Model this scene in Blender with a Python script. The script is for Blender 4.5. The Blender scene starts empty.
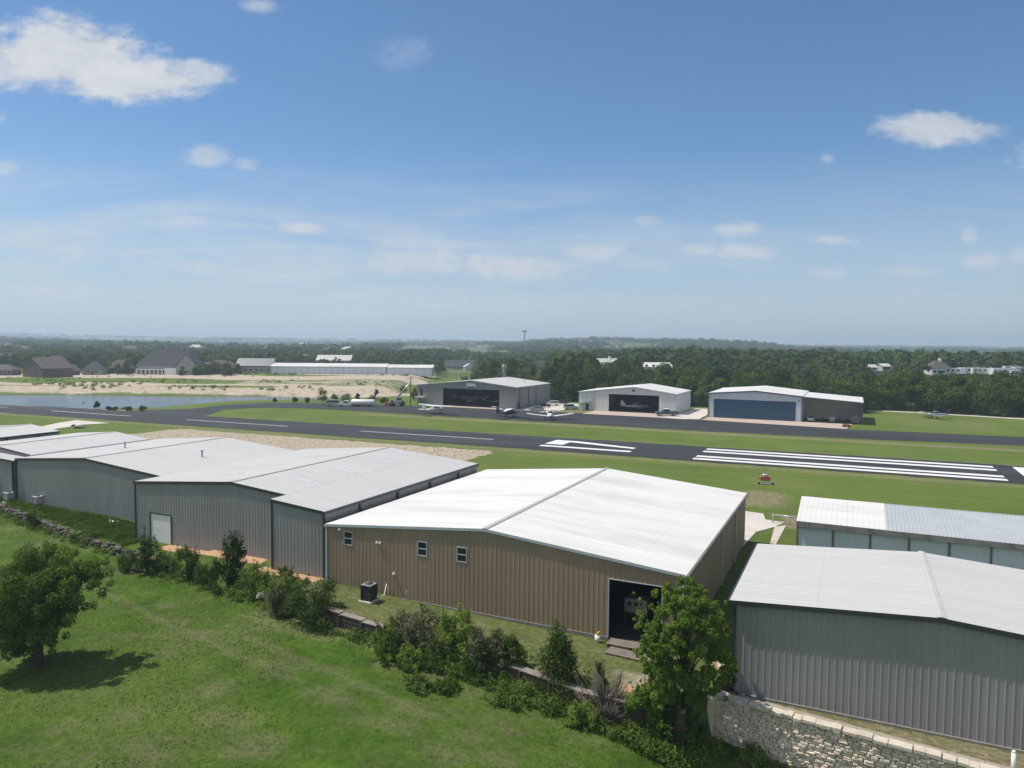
import bpy, bmesh, math, random
import numpy as np
from mathutils import Vector, Matrix
R = math.radians
random.seed(7); rng = np.random.default_rng(7)
S = bpy.context.scene
COL = S.collection

# ------------------------------------------------------------------ camera survey
CAMZ = 22.0
F_PX = 729.98; PITCH = R(3.283); ROLL = R(0.4534); YAW = R(25.168)
FW = np.array([-math.sin(YAW)*math.cos(PITCH), math.cos(YAW)*math.cos(PITCH), -math.sin(PITCH)])
_rt = np.array([math.cos(YAW), math.sin(YAW), 0.0]); _up = np.cross(_rt, FW)
RT = _rt*math.cos(ROLL) + _up*math.sin(ROLL); UP = _up*math.cos(ROLL) - _rt*math.sin(ROLL)
HD = np.array([-math.sin(YAW), math.cos(YAW)]); HL = np.array([math.cos(YAW), math.sin(YAW)])  # ground depth / lateral axes

def smooth(a, b, x):
    t = np.clip((x-a)/(b-a), 0, 1); return t*t*(3-2*t)

CURB = np.array([(-400, 66), (-140, 61), (-103, 58.3), (-92, 55.7), (-70.5, 51.6), (-57, 49.2), (-36, 46.4), (-29.5, 45.6), (-20.5, 44.6),
                 (-14.2, 43.2), (-8.0, 43.8), (-7.7, 46.7), (6.8, 44.7), (30, 42.1), (60, 39.1), (400, 30.6)])
FIELD = np.array([(-400, -1.2), (-110, -.7), (-90, -.75), (-40, -.8), (-22, -.95), (-12, -1.7), (-8.3, -2.9), (10, -3.2), (400, -3.4)])
SHORE_N = np.array([(-900, 330), (-400, 285), (-181, 258), (-138, 246), (-124, 252), (-109, 281), (-76, 294), (-60, 298)])

def _noise(x, y, s, seed=0):                      # cheap smooth value noise
    x = np.asarray(x, float)/s + seed*17.3; y = np.asarray(y, float)/s - seed*9.1
    xi = np.floor(x); yi = np.floor(y); fx = x-xi; fy = y-yi
    fx = fx*fx*(3-2*fx); fy = fy*fy*(3-2*fy)
    def h(a, b):
        v = np.sin(a*127.1 + b*311.7 + seed*3.7)*43758.5453
        return v-np.floor(v)
    return (h(xi, yi)*(1-fx)+h(xi+1, yi)*fx)*(1-fy) + (h(xi, yi+1)*(1-fx)+h(xi+1, yi+1)*fx)*fy

def gz(X, Y):
    X = np.asarray(X, float); Y = np.asarray(Y, float)
    D = X*HD[0]+Y*HD[1]; L = X*HL[0]+Y*HL[1]
    yc = np.interp(X, CURB[:, 0], CURB[:, 1])
    z = np.interp(X, [-400, -230, -110, -60, -28, 20], [-1.6, -1.4, -.75, -.37, -.28, 0])*smooth(85, 120, Y)*np.maximum(smooth(205, 165, Y), smooth(-140, -200, X))
    z = z - .35*smooth(-46, -8, X)*(Y < 64)*(Y > 40)*smooth(64, 56, Y)*(X < 30) + .25*smooth(-30, -42, X)*(X > -60)*smooth(64, 56, Y)
    zf = np.interp(X, FIELD[:, 0], FIELD[:, 1]) - .045*np.clip(yc-Y, 0, 70) + .25*(_noise(X, Y, 6)-.5)*smooth(0, 4, yc-Y)
    z = np.where(Y < yc, zf, z)
    # lake bed, far bank and the plateau behind it
    n = np.interp(L, SHORE_N[:, 0], SHORE_N[:, 1]); f = 304 + 3*(_noise(L, 0*L, 14, 2)-.5)
    left = smooth(-50, -62, L)
    dig = smooth(-2, 5, np.minimum(D-n, f-D))*left
    z = z*(1-dig) + dig*(-3.2)
    bank = smooth(0, 13, D-f)*left
    z = np.where(D > f-2, z*(1-bank) + bank*(1.4+.8*(_noise(X, Y, 18, 3)-.5)*smooth(8, 20, D-f)*smooth(120, 60, D-f)), z)
    # distance
    z = z + 7.0*smooth(295, 400, D)*smooth(-20, 50, L)*smooth(900, 600, D)
    az = np.degrees(np.arctan2(L, np.maximum(D, 1)))
    und = 5*(_noise(X, Y, 420, 5)-.5) + 2.5*(_noise(X, Y, 160, 6)-.5)
    z = z + und*smooth(520, 900, D)
    azp = np.array([-70, -40, -34.5, -31, -25, -18, -12, -8, -4, 0, 3, 6, 9, 12, 15, 18, 19.5, 21.5, 25, 35, 70])
    h1 = np.interp(az, azp, [4, 18, 14, 4, -4, -4, 0, 4, 8, 12, 25, 30, 26, 25, 24, 21, 15, 2, 0, 0, 0])
    z = z + h1*np.exp(-((D-2300)/700)**2) + h1*.55*smooth(2300, 3000, D)
    h2 = np.interp(az, azp, [18, 34, 36, 33, 30, 26, 22, 18, 14, 8, 4, 0, 0, 0, 2, 4, 4, 5, 6, 6, 6])
    z = z + h2*smooth(3600, 5200, D)*(.85+.3*_noise(X, Y, 900, 8))
    return z

def ray(px, py):
    return FW + RT*(px-512)/F_PX - UP*(py-384)/F_PX
def at(px, py, dz=0.0):
    """ground point (plus dz) seen at a pixel of the survey photograph"""
    d = ray(px, py); t = 8.0
    for _ in range(4000):
        p = d*t; 
        h = CAMZ + p[2] - float(gz(p[0], p[1])) - dz
        if h < .01: break
        t += max(.02, h*.25/max(-d[2], .02)*.5 if h > .3 else .05)
        if t > 9000: break
    return Vector((d[0]*t, d[1]*t, CAMZ+d[2]*t-dz))
def at_depth(px, D):
    d = ray(px, 400); k = D/(d[0]*HD[0]+d[1]*HD[1]); x, y = d[0]*k, d[1]*k
    return Vector((x, y, float(gz(x, y))))
def px_m(p):  # pixels per metre at a point
    return F_PX/(float(np.dot(np.array([p[0], p[1], p[2]-CAMZ]), FW)))

# ------------------------------------------------------------------ mesh helpers
class MB:
    def __init__(s): s.v = []; s.f = []; s.m = []; s.sm = []
    def add(s, vs, fs, mi=0, smooth=False):
        o = len(s.v); s.v += [tuple(v) for v in vs]
        for f in fs: s.f.append([o+i for i in f]); s.m.append(mi); s.sm.append(smooth)
        return s
    def quad(s, a, b, c, d, mi=0): return s.add([a, b, c, d], [(0, 1, 2, 3)], mi)
    def box(s, x0, x1, y0, y1, z0, z1, mi=0, M=None):
        vs = [(x0, y0, z0), (x1, y0, z0), (x1, y1, z0), (x0, y1, z0), (x0, y0, z1), (x1, y0, z1), (x1, y1, z1), (x0, y1, z1)]
        if M is not None: vs = [M @ Vector(v) for v in vs]
        return s.add(vs, [(3, 2, 1, 0), (4, 5, 6, 7), (0, 1, 5, 4), (1, 2, 6, 5), (2, 3, 7, 6), (3, 0, 4, 7)], mi)
    def tube(s, pts, rad, n=6, mi=0, cap=True):
        pts = [Vector(p) for p in pts]
        if not hasattr(rad, '__len__'): rad = [rad]*len(pts)
        vs = []; fs = []
        for i, p in enumerate(pts):
            t = (pts[min(i+1, len(pts)-1)]-pts[max(i-1, 0)]).normalized()
            a = t.orthogonal().normalized() if i == 0 else (a - t*a.dot(t)).normalized()
            b = t.cross(a)
            for k in range(n):
                an = 2*math.pi*k/n; vs.append(p+(a*math.cos(an)+b*math.sin(an))*rad[i])
        for i in range(len(pts)-1):
            for k in range(n): fs.append((i*n+k, i*n+(k+1) % n, (i+1)*n+(k+1) % n, (i+1)*n+k))
        if cap: fs += [tuple(range(n))[::-1], tuple((len(pts)-1)*n+k for k in range(n))]
        return s.add(vs, fs, mi, True)
    def prism(s, prof, y0, y1, mi=0, inset=None):
        """profile in x,z extruded along y; inset: z above which y narrows -> (z, amount)"""
        n = len(prof); vs = []
        for y, sg in ((y0, 1), (y1, -1)):
            for x, z in prof:
                k = 0
                if inset: k = max(0, (z-inset[0]))*inset[1]
                vs.append((x, y+sg*k, z))
        fs = [tuple(range(n)), tuple(range(2*n-1, n-1, -1))]
        for i in range(n): fs.append((i, n+i, n+(i+1) % n, (i+1) % n))
        return s.add(vs, fs, mi)
    def loft(s, secs, n=12, mi=0):
        """secs: (x, y, z, half width, half height)"""
        vs = []; fs = []
        for x, y, z, w, h in secs:
            for k in range(n):
                a = 2*math.pi*k/n; vs.append((x, y+w*math.cos(a), z+h*math.sin(a)))
        m = len(secs)
        for i in range(m-1):
            for k in range(n): fs.append((i*n+k, (i+1)*n+k, (i+1)*n+(k+1) % n, i*n+(k+1) % n))
        fs += [tuple(range(n)), tuple((m-1)*n+k for k in range(n))[::-1]]
        return s.add(vs, fs, mi, True)
    def build(s, name, mats, parent=None, M=None):
        me = bpy.data.meshes.new(name); me.from_pydata(s.v, [], s.f)
        mats = mats if isinstance(mats, (list, tuple)) else [mats]
        for m in mats: me.materials.append(m)
        me.polygons.foreach_set('material_index', s.m); me.polygons.foreach_set('use_smooth', s.sm)
        bm = bmesh.new(); bm.from_mesh(me); bmesh.ops.recalc_face_normals(bm, faces=bm.faces); bm.to_mesh(me); bm.free()
        o = bpy.data.objects.new(name, me); COL.objects.link(o)
        if parent is not None: o.parent = parent
        if M is not None: o.matrix_local = M
        return o

def npmesh(name, V, Fq, mats, attrs=None, midx=None, smooth=False):
    """V (n,3); Fq (m,k) with constant k"""
    me = bpy.data.meshes.new(name); k = Fq.shape[1]
    me.vertices.add(len(V)); me.vertices.foreach_set('co', np.asarray(V, np.float32).ravel())
    me.loops.add(Fq.size); me.loops.foreach_set('vertex_index', Fq.astype(np.int32).ravel())
    me.polygons.add(len(Fq)); me.polygons.foreach_set('loop_start', np.arange(0, Fq.size, k, dtype=np.int32))
    if midx is not None: me.polygons.foreach_set('material_index', midx.astype(np.int32))
    me.polygons.foreach_set('use_smooth', np.full(len(Fq), smooth))
    for m in (mats if isinstance(mats, (list, tuple)) else [mats]): me.materials.append(m)
    for an, av in (attrs or {}).items():
        a = me.attributes.new(an, 'FLOAT', 'POINT'); a.data.foreach_set('value', np.asarray(av, np.float32))
    me.update(calc_edges=True); me.validate()
    return me
def link(me, name, parent=None, loc=None):
    o = bpy.data.objects.new(name, me); COL.objects.link(o)
    if parent is not None: o.parent = parent
    if loc is not None: o.location = loc
    return o
def tag(o, label, cat, group=None):
    o['label'] = label; o['category'] = cat
    if group: o['group'] = group
    return o
def kind(o, k): o['kind'] = k; return o
def empty(name, loc=(0, 0, 0), rz=0, label=None, cat=None, group=None):
    o = bpy.data.objects.new(name, None); COL.objects.link(o); o.location = loc; o.rotation_euler = (0, 0, rz); o.empty_display_size = .3
    if label: tag(o, label, cat, group)
    return o
def copy_tree(o, parent=None):
    kids = list(o.children)
    c = o.copy(); COL.objects.link(c)
    if parent is not None: c.parent = parent
    for k in kids: copy_tree(k, c)
    return c
def rebase(root, loc):
    """move a thing's origin to its base, its parts staying where they are"""
    loc = Vector(loc); T = Matrix.Translation(-loc); root.location = loc
    def walk(o):
        for c in o.children: c.data.transform(T); walk(c)
    walk(root)

# ------------------------------------------------------------------ materials
def nt(name):
    m = bpy.data.materials.new(name); m.use_nodes = True; t = m.node_tree
    return m, t, t.nodes, t.links, t.nodes['Principled BSDF']
def pmat(name, col, rough=.6, var=.12, scale=.6, metal=0.0, bump=0.0, bscale=8, dirt=None, spec=.5, stretch=None, obj=True):
    m, t, N, Lk, b = nt(name)
    tc = N.new('ShaderNodeTexCoord'); src = tc.outputs['Object']
    if stretch:
        mp = N.new('ShaderNodeMapping'); mp.inputs['Scale'].default_value = stretch; Lk.new(src, mp.inputs[0]); vec = mp.outputs[0]
    else: vec = src
    n = N.new('ShaderNodeTexNoise'); n.inputs['Scale'].default_value = scale; n.inputs['Detail'].default_value = 5; n.inputs['Roughness'].default_value = .6
    Lk.new(vec, n.inputs['Vector'])
    r = N.new('ShaderNodeMapRange'); r.inputs[1].default_value = .3; r.inputs[2].default_value = .7; r.inputs[3].default_value = 1-var; r.inputs[4].default_value = 1+var
    Lk.new(n.outputs['Fac'], r.inputs[0])
    mx = N.new('ShaderNodeMix'); mx.data_type = 'RGBA'; mx.blend_type = 'MULTIPLY'; mx.inputs[0].default_value = 1
    mx.inputs[6].default_value = (*col, 1); Lk.new(r.outputs[0], mx.inputs[7])
    out = mx.outputs[2]
    if dirt:
        dcol, lo, hi, ds = dirt
        n2 = N.new('ShaderNodeTexNoise'); n2.inputs['Scale'].default_value = ds; n2.inputs['Detail'].default_value = 7; n2.inputs['Roughness'].default_value = .65; Lk.new(vec, n2.inputs['Vector'])
        r2 = N.new('ShaderNodeMapRange'); r2.inputs[1].default_value = lo; r2.inputs[2].default_value = hi; Lk.new(n2.outputs['Fac'], r2.inputs[0])
        m2 = N.new('ShaderNodeMix'); m2.data_type = 'RGBA'; Lk.new(r2.outputs[0], m2.inputs[0]); Lk.new(out, m2.inputs[6]); m2.inputs[7].default_value = (*dcol, 1)
        out = m2.outputs[2]
    Lk.new(out, b.inputs['Base Color'])
    b.inputs['Roughness'].default_value = rough; b.inputs['Metallic'].default_value = metal; b.inputs['Specular IOR Level'].default_value = spec
    if bump:
        n3 = N.new('ShaderNodeTexNoise'); n3.inputs['Scale'].default_value = bscale; n3.inputs['Detail'].default_value = 6; Lk.new(src, n3.inputs['Vector'])
        bp = N.new('ShaderNodeBump'); bp.inputs['Strength'].default_value = bump; bp.inputs['Distance'].default_value = .08
        Lk.new(n3.outputs['Fac'], bp.inputs['Height']); Lk.new(bp.outputs[0], b.inputs['Normal'])
    return m
def leafmat(name, c1, c2, trans=.3, nscale=.5):
    m, t, N, Lk, b = nt(name); N.remove(b)
    a = N.new('ShaderNodeAttribute'); a.attribute_name = 'tint'
    tc = N.new('ShaderNodeTexCoord'); n = N.new('ShaderNodeTexNoise'); n.inputs['Scale'].default_value = nscale; Lk.new(tc.outputs['Object'], n.inputs['Vector'])
    oi = N.new('ShaderNodeObjectInfo')
    ad = N.new('ShaderNodeMath'); ad.operation = 'MULTIPLY_ADD'; ad.inputs[1].default_value = .45; Lk.new(a.outputs['Fac'], ad.inputs[0])
    ad2 = N.new('ShaderNodeMath'); ad2.operation = 'MULTIPLY_ADD'; ad2.inputs[1].default_value = .55; nr = N.new('ShaderNodeMapRange'); nr.inputs[1].default_value = .30; nr.inputs[2].default_value = .70; nr.clamp = False; Lk.new(n.outputs['Fac'], nr.inputs[0]); Lk.new(nr.outputs[0], ad2.inputs[0])
    ad3 = N.new('ShaderNodeMath'); ad3.operation = 'MULTIPLY_ADD'; ad3.inputs[1].default_value = .6; ad3.inputs[2].default_value = -.3; Lk.new(oi.outputs['Random'], ad3.inputs[0])
    Lk.new(ad3.outputs[0], ad2.inputs[2]); Lk.new(ad2.outputs[0], ad.inputs[2])
    mx = N.new('ShaderNodeMix'); mx.data_type = 'RGBA'; mx.inputs[6].default_value = (*c1, 1); mx.inputs[7].default_value = (*c2, 1); Lk.new(ad.outputs[0], mx.inputs[0])
    d = N.new('ShaderNodeBsdfDiffuse'); tr = N.new('ShaderNodeBsdfTranslucent'); ms = N.new('ShaderNodeMixShader'); ms.inputs[0].default_value = trans
    Lk.new(mx.outputs[2], d.inputs[0]); Lk.new(mx.outputs[2], tr.inputs[0]); Lk.new(d.outputs[0], ms.inputs[1]); Lk.new(tr.outputs[0], ms.inputs[2])
    Lk.new(ms.outputs[0], N['Material Output'].inputs[0])
    return m

M = {}
M['brown'] = pmat('brown_panel', (.275, .205, .138), .55, .10, .35, stretch=(1, 1, .25))
M['grey'] = pmat('grey_panel', (.258, .258, .256), .5, .08, .3, stretch=(1, 1, .25))
M['grey_trim'] = pmat('dark_trim', (.035, .04, .048), .45, .1)
M['light_trim'] = pmat('light_trim', (.42, .47, .50), .4, .08)
M['roof_white'] = pmat('white_roof', (.66, .65, .625), .5, .03, .25, dirt=((.47, .455, .425), .47, .80, .16), stretch=(.35, 1.6, 1))
M['roof_galv'] = pmat('galvanised_roof', (.475, .47, .455), .5, .03, .2, dirt=((.43, .425, .41), .55, .8, .12), stretch=(.4, 1.5, 1), metal=.0)
M['roof_galv2'] = pmat('pale_grey_roof', (.50, .493, .47), .5, .03, .2, dirt=((.45, .44, .42), .52, .8, .2), stretch=(.4, 1.5, 1))
M['skylight'] = pmat('skylight_panel', (.56, .57, .57), .35, .04)
M['ridge_blue'] = pmat('ridge_cap_metal', (.41, .43, .445), .4, .06)
M['black'] = pmat('black_rubber', (.02, .02, .021), .7, .1)
M['dark'] = pmat('interior_shade', (.03, .029, .028), .8, .1)  # indoor shade put into the colour of hangar floors and back walls
M['concrete'] = pmat('concrete', (.50, .45, .39), .85, .12, .4, bump=.2, dirt=((.32, .29, .25), .52, .75, .5))
M['found'] = pmat('stained_foundation', (.20, .19, .175), .9, .2, .8)
M['concrete_lt'] = pmat('pale_concrete', (.55, .51, .46), .85, .1, .3, dirt=((.38, .35, .31), .55, .8, .4))
M['apron'] = pmat('pink_concrete', (.46, .37, .31), .85, .1, .25, dirt=((.36, .3, .26), .5, .8, .3))
M['asphalt'] = pmat('asphalt', (.021, .0215, .024), .85, .25, .12, bump=.2, bscale=20, dirt=((.042, .042, .047), .5, .72, .06), stretch=(.25, 1.4, 1))
M['paint'] = pmat('white_paint', (.72, .72, .71), .7, .06, .8, dirt=((.30, .30, .31), .54, .80, .9), stretch=(.35, 1.6, 1))
M['paint_worn'] = pmat('worn_paint', (.36, .36, .37), .7, .15, .8, dirt=((.12, .12, .13), .5, .75, 1.1))
M['white'] = pmat('white_paint_gloss', (.78, .78, .77), .3, .03)
M['silver'] = pmat('silver_paint', (.42, .43, .45), .3, .04, metal=.3)
M['navy'] = pmat('navy_paint', (.018, .03, .075), .3, .05)
M['carblack'] = pmat('black_paint', (.012, .013, .016), .25, .05)
M['glass'] = pmat('dark_glass', (.015, .022, .026), .06, .02)
M['chrome'] = pmat('bright_metal', (.55, .56, .58), .25, .05, metal=.8)
M['lamp'] = pmat('lamp_lens', (.7, .68, .62), .15, .03)
M['red'] = pmat('red_paint', (.35, .04, .03), .4, .08)
M['redlens'] = pmat('red_lens', (.3, .015, .012), .2, .05)
M['orange'] = pmat('orange_paint', (.48, .13, .05), .5, .08)
M['yellow'] = pmat('yellow_plastic', (.60, .42, .03), .5, .08)
M['bluedoor'] = pmat('blue_door_panel', (.020, .072, .140), .45, .08, .3)
M['bluetrim'] = pmat('slate_trim', (.06, .082, .11), .45, .08)
M['wall_white'] = pmat('white_wall_panel', (.56, .57, .56), .55, .06, .25, stretch=(1, 1, .3))
M['wall_pale'] = pmat('pale_blue_wall_panel', (.48, .53, .58), .55, .06, .25)
M['wall_far'] = pmat('taupe_wall_panel', (.235, .232, .225), .55, .07, .25, stretch=(1, 1, .3))
M['wall_tan'] = pmat('tan_liner', (.58, .55, .50), .7, .06, .3)
M['door_fibre'] = pmat('blue_grey_door_panel', (.60, .67, .73), .45, .08, .35, dirt=((.60, .63, .62), .5, .75, .5), stretch=(1, 1, 2))
M['rust'] = pmat('weathered_steel', (.20, .17, .15), .7, .2, 1.2)
M['fascia'] = pmat('weathered_fascia', (.24, .235, .225), .6, .2, .6, dirt=((.10, .095, .09), .5, .75, .8))
M['wood'] = pmat('weathered_wood', (.075, .058, .045), .85, .25, 2.0, bump=.3)
M['woodlt'] = pmat('grey_wood', (.24, .205, .18), .85, .2, 2.0, bump=.3)
M['stone'] = pmat('limestone', (.70, .61, .48), .9, .30, 2.4, bump=.6, bscale=9, dirt=((.30, .265, .21), .56, .80, 1.1))
M['mortar'] = pmat('mortar_core', (.30, .27, .22), .95, .2, 2)  # plain mortar colour of the wall core
M['coping'] = pmat('limestone_coping', (.52, .465, .385), .9, .15, 1.1, bump=.4)
M['rubble'] = pmat('rubble_stone', (.115, .10, .085), .95, .35, 1.5, bump=.6)
M['bark'] = pmat('bark', (.070, .050, .034), .95, .25, 3, bump=.5)
M['twig'] = pmat('bare_twig', (.13, .115, .10), .95, .25, 3)
M['brick'] = pmat('brown_brick', (.13, .09, .075), .85, .2, 2.2, bump=.2)
M['bricklt'] = pmat('tan_brick', (.33, .27, .21), .85, .15, 2.2)
M['shingle'] = pmat('brown_shingle', (.095, .080, .075), .9, .15, 1.0)
M['shingle_dk'] = pmat('charcoal_shingle', (.048, .047, .054), .9, .15, 1.0)
M['shingle_rd'] = pmat('red_brown_shingle', (.105, .072, .064), .9, .15, 1.0)
M['stucco'] = pmat('pale_stucco', (.30, .29, .275), .85, .1, 1.0)
M['water'] = pmat('lake_water', (.075, .105, .13), .22, .1, .05, bump=.5, bscale=1.3, spec=.3)
L_ = {}
L_['oak'] = leafmat('oak_leaf', (.042, .080, .012), (.155, .215, .044), .28, .35)
L_['bright'] = leafmat('bright_leaf', (.115, .200, .028), (.290, .385, .090), .48, .5)
L_['bush'] = leafmat('bush_leaf', (.055, .108, .017), (.205, .280, .064), .4, .6)
L_['dark'] = leafmat('dark_leaf', (.026, .054, .012), (.105, .155, .040), .28, .6)
L_['grey'] = leafmat('greyish_leaf', (.085, .105, .045), (.18, .19, .10), .25, .6)
L_['wood'] = leafmat('woodland_leaf', (.020, .048, .009), (.135, .200, .038), .3, .12)
L_['far'] = leafmat('far_woodland_leaf', (.022, .046, .012), (.085, .128, .034), .2, .006)
L_['grass'] = leafmat('grass_blade', (.036, .086, .008), (.112, .185, .024), .3, .55)
_t = L_['grass'].node_tree; _a = _t.nodes.new('ShaderNodeAttribute'); _a.attribute_name = 'dry'; _m = _t.nodes.new('ShaderNodeMix'); _m.data_type = 'RGBA'
_up = _t.nodes.new('ShaderNodeCombineXYZ'); _up.inputs[2].default_value = 1.0     # blades take the light of the turf they stand in
_t.links.new(_up.outputs[0], [n for n in _t.nodes if n.type == 'BSDF_DIFFUSE'][0].inputs['Normal'])
_src = [l for l in _t.links if l.to_node.type == 'BSDF_DIFFUSE'][0].from_socket
_t.links.new(_a.outputs['Fac'], _m.inputs[0]); _t.links.new(_src, _m.inputs[6]); _m.inputs[7].default_value = (.24, .205, .12, 1)
for _l in [l for l in _t.links if l.to_node.type in ('BSDF_DIFFUSE', 'BSDF_TRANSLUCENT')]:
    _n = _l.to_node; _t.links.remove(_l); _t.links.new(_m.outputs[2], _n.inputs[0])

def ribs_bump(mat, axis, pitch):                   # fine panel ribs for far walls
    t = mat.node_tree; N = t.nodes; Lk = t.links; b = N['Principled BSDF']
    tc = N.new('ShaderNodeTexCoord'); w = N.new('ShaderNodeTexWave'); w.bands_direction = axis; w.inputs['Scale'].default_value = .314/pitch
    Lk.new(tc.outputs['Object'], w.inputs['Vector']); bp = N.new('ShaderNodeBump'); bp.inputs['Distance'].default_value = .03; bp.inputs['Strength'].default_value = .5
    Lk.new(w.outputs['Fac'], bp.inputs['Height']); Lk.new(bp.outputs[0], b.inputs['Normal'])
for k in ('wall_white', 'wall_pale', 'wall_far', 'wall_tan'): ribs_bump(M[k], 'DIAGONAL' if False else 'X', .6)
ribs_bump(M['door_fibre'], 'X', .22)

def panel_tone(mat, wx, wy, pitch, amt):           # sheets of the same batch never match exactly: each sheet has its own tone
    t = mat.node_tree; N = t.nodes; Lk = t.links; b = N['Principled BSDF']; src = b.inputs['Base Color'].links[0].from_socket
    tc = N.new('ShaderNodeTexCoord'); d = N.new('ShaderNodeVectorMath'); d.operation = 'DOT_PRODUCT'; d.inputs[1].default_value = (wx/pitch, wy/pitch, 0); Lk.new(tc.outputs['Object'], d.inputs[0])
    fl = N.new('ShaderNodeMath'); fl.operation = 'FLOOR'; Lk.new(d.outputs['Value'], fl.inputs[0]); wn = N.new('ShaderNodeTexWhiteNoise'); wn.noise_dimensions = '1D'; Lk.new(fl.outputs[0], wn.inputs['W'])
    r = N.new('ShaderNodeMapRange'); r.inputs[3].default_value = 1-amt; r.inputs[4].default_value = 1+amt; Lk.new(wn.outputs['Value'], r.inputs[0])
    m = N.new('ShaderNodeMix'); m.data_type = 'RGBA'; m.blend_type = 'MULTIPLY'; m.inputs[0].default_value = 1; Lk.new(src, m.inputs[6]); Lk.new(r.outputs[0], m.inputs[7]); Lk.new(m.outputs[2], b.inputs['Base Color'])
for k in ('brown', 'grey', 'wall_far', 'wall_white', 'wall_pale'): panel_tone(M[k], 1, 1.003, .9, .035)
for k in ('roof_white', 'roof_galv', 'roof_galv2'): panel_tone(M[k], 0, 1, .9, .022)
def lap_lines(mat, pitch, lap):                    # standing seams between the sheets and the end laps across them
    t = mat.node_tree; N = t.nodes; Lk = t.links; b = N['Principled BSDF']; src = b.inputs['Base Color'].links[0].from_socket
    tc = N.new('ShaderNodeTexCoord'); sp = N.new('ShaderNodeSeparateXYZ'); Lk.new(tc.outputs['Object'], sp.inputs[0]); fac = None
    for ax, p, w, a in (('Y', pitch, .09, .16), ('X', lap, .016, .12)):
        d = N.new('ShaderNodeMath'); d.operation = 'DIVIDE'; Lk.new(sp.outputs[ax], d.inputs[0]); d.inputs[1].default_value = p
        f = N.new('ShaderNodeMath'); f.operation = 'FRACT'; Lk.new(d.outputs[0], f.inputs[0])
        l = N.new('ShaderNodeMath'); l.operation = 'LESS_THAN'; Lk.new(f.outputs[0], l.inputs[0]); l.inputs[1].default_value = w
        m = N.new('ShaderNodeMath'); m.operation = 'MULTIPLY'; Lk.new(l.outputs[0], m.inputs[0]); m.inputs[1].default_value = a
        if fac is None: fac = m.outputs[0]
        else: x = N.new('ShaderNodeMath'); x.operation = 'MAXIMUM'; Lk.new(fac, x.inputs[0]); Lk.new(m.outputs[0], x.inputs[1]); fac = x.outputs[0]
    mx = N.new('ShaderNodeMix'); mx.data_type = 'RGBA'; Lk.new(fac, mx.inputs[0]); Lk.new(src, mx.inputs[6]); mx.inputs[7].default_value = (.22, .22, .22, 1); Lk.new(mx.outputs[2], b.inputs['Base Color'])
lap_lines(M['roof_white'], .9, 6.1); lap_lines(M['roof_galv'], .9, 7.0); lap_lines(M['roof_galv2'], .9, 6.6)

# ------------------------------------------------------------------ ground sheet
def spread(stops):
    out = []
    for a, b, st in stops: out += list(np.arange(a, b, st))
    return out
xs = spread([(-480, -130, 4), (-130, 24, .55), (24, 80, 2), (80, 200, 6)]); g = 200.0
while g < 14000: xs.append(g); g *= 1.07
g = -480.0; neg = []
while g > -14000: g *= 1.07; neg.append(g)
xs = np.array(sorted(neg+xs))
ys = spread([(-60, 0, 6), (0, 38, 1.0), (38, 62, .45), (62, 230, 1.6), (230, 560, 5)]); g = 560.0
while g < 14500: ys.append(g); g *= 1.06
g = -60.0
while g > -1500: ys.append(g*1.3); g *= 1.3
ys = np.array(sorted(ys))
GX, GY = np.meshgrid(xs, ys); gx = GX.ravel(); gy = GY.ravel(); gzv = gz(gx, gy)
nx, ny = len(xs), len(ys)
ii = (np.arange(ny-1)[:, None]*nx + np.arange(nx-1)[None, :]).ravel()
Fq = np.stack([ii, ii+1, ii+nx+1, ii+nx], 1)
gD = gx*HD[0]+gy*HD[1]; gL = gx*HL[0]+gy*HL[1]
def blob(x0, x1, y0, y1, s=1.5):
    return smooth(x0-s, x0+s, gx)*smooth(x1+s, x1-s, gx)*smooth(y0-s, y0+s, gy)*smooth(y1+s, y1-s, gy)
ycv = np.interp(gx, CURB[:, 0], CURB[:, 1])
a_field = np.maximum((gy < ycv).astype(float), ((gx < -66) & (gy < 62)).astype(float))
a_orange = np.maximum.reduce([blob(-66, -52, 52.7, 54.6, .6), blob(-51, -43.4, 50.9, 52.6, .6), .62*blob(-13.5, -10.6, 44.2, 45.8, .8), .4*blob(-9, -7, 49, 60, .5)])
a_gravel = np.maximum(blob(-158, -66, 96, 133.5, 3.0), .28*blob(-66, -40, 96, 126, 3))
a_dry = np.maximum.reduce([.62*blob(-15.5, -7.5, 102, 116, 3.0), .75*blob(-8.0, -4.5, 92, 100, 1.5), .38*blob(8, 40, 218, 258, 8), .6*blob(-6, 24, 43.8, 47.4, .6),
                           .45*blob(-300, 60, 159.5, 162, 1), .55*blob(-140, 40, 181, 186.5, 1.2), .5*blob(-300, 60, 134, 139, 1), .6*blob(-110, -55, 205, 222, 2), .4*blob(-46, -9, 43, 52, 1.5)])
lf = smooth(-35, -60, gL)
band = lambda a, b, s=4: smooth(a-s, a+s, gD)*smooth(b+s, b-s, gD)
wob = 26*(_noise(gL, gD, 60, 4)-.5)
gDw = gD+wob+14*(_noise(gL, gD, 17, 9)-.5)
bandw = lambda a, b, s=5: smooth(a-s, a+s, gDw)*smooth(b+s, b-s, gDw)
a_sand = lf*np.maximum.reduce([.62*band(306, 318, 4), .62*bandw(318, 342), 1.0*bandw(378, 430), .62*band(430, 520, 20)*smooth(-190, -120, gL), .45*bandw(335, 372)*smooth(-180, -120, gL)])
a_sand = np.maximum(a_sand, .8*smooth(-140, -170, gx)*blob(-182, -160, 111, 129, 1.5)*0)
a_sand = np.maximum(a_sand, .46*blob(-15, -10.2, 44.4, 48.2, 1.4))
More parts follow.
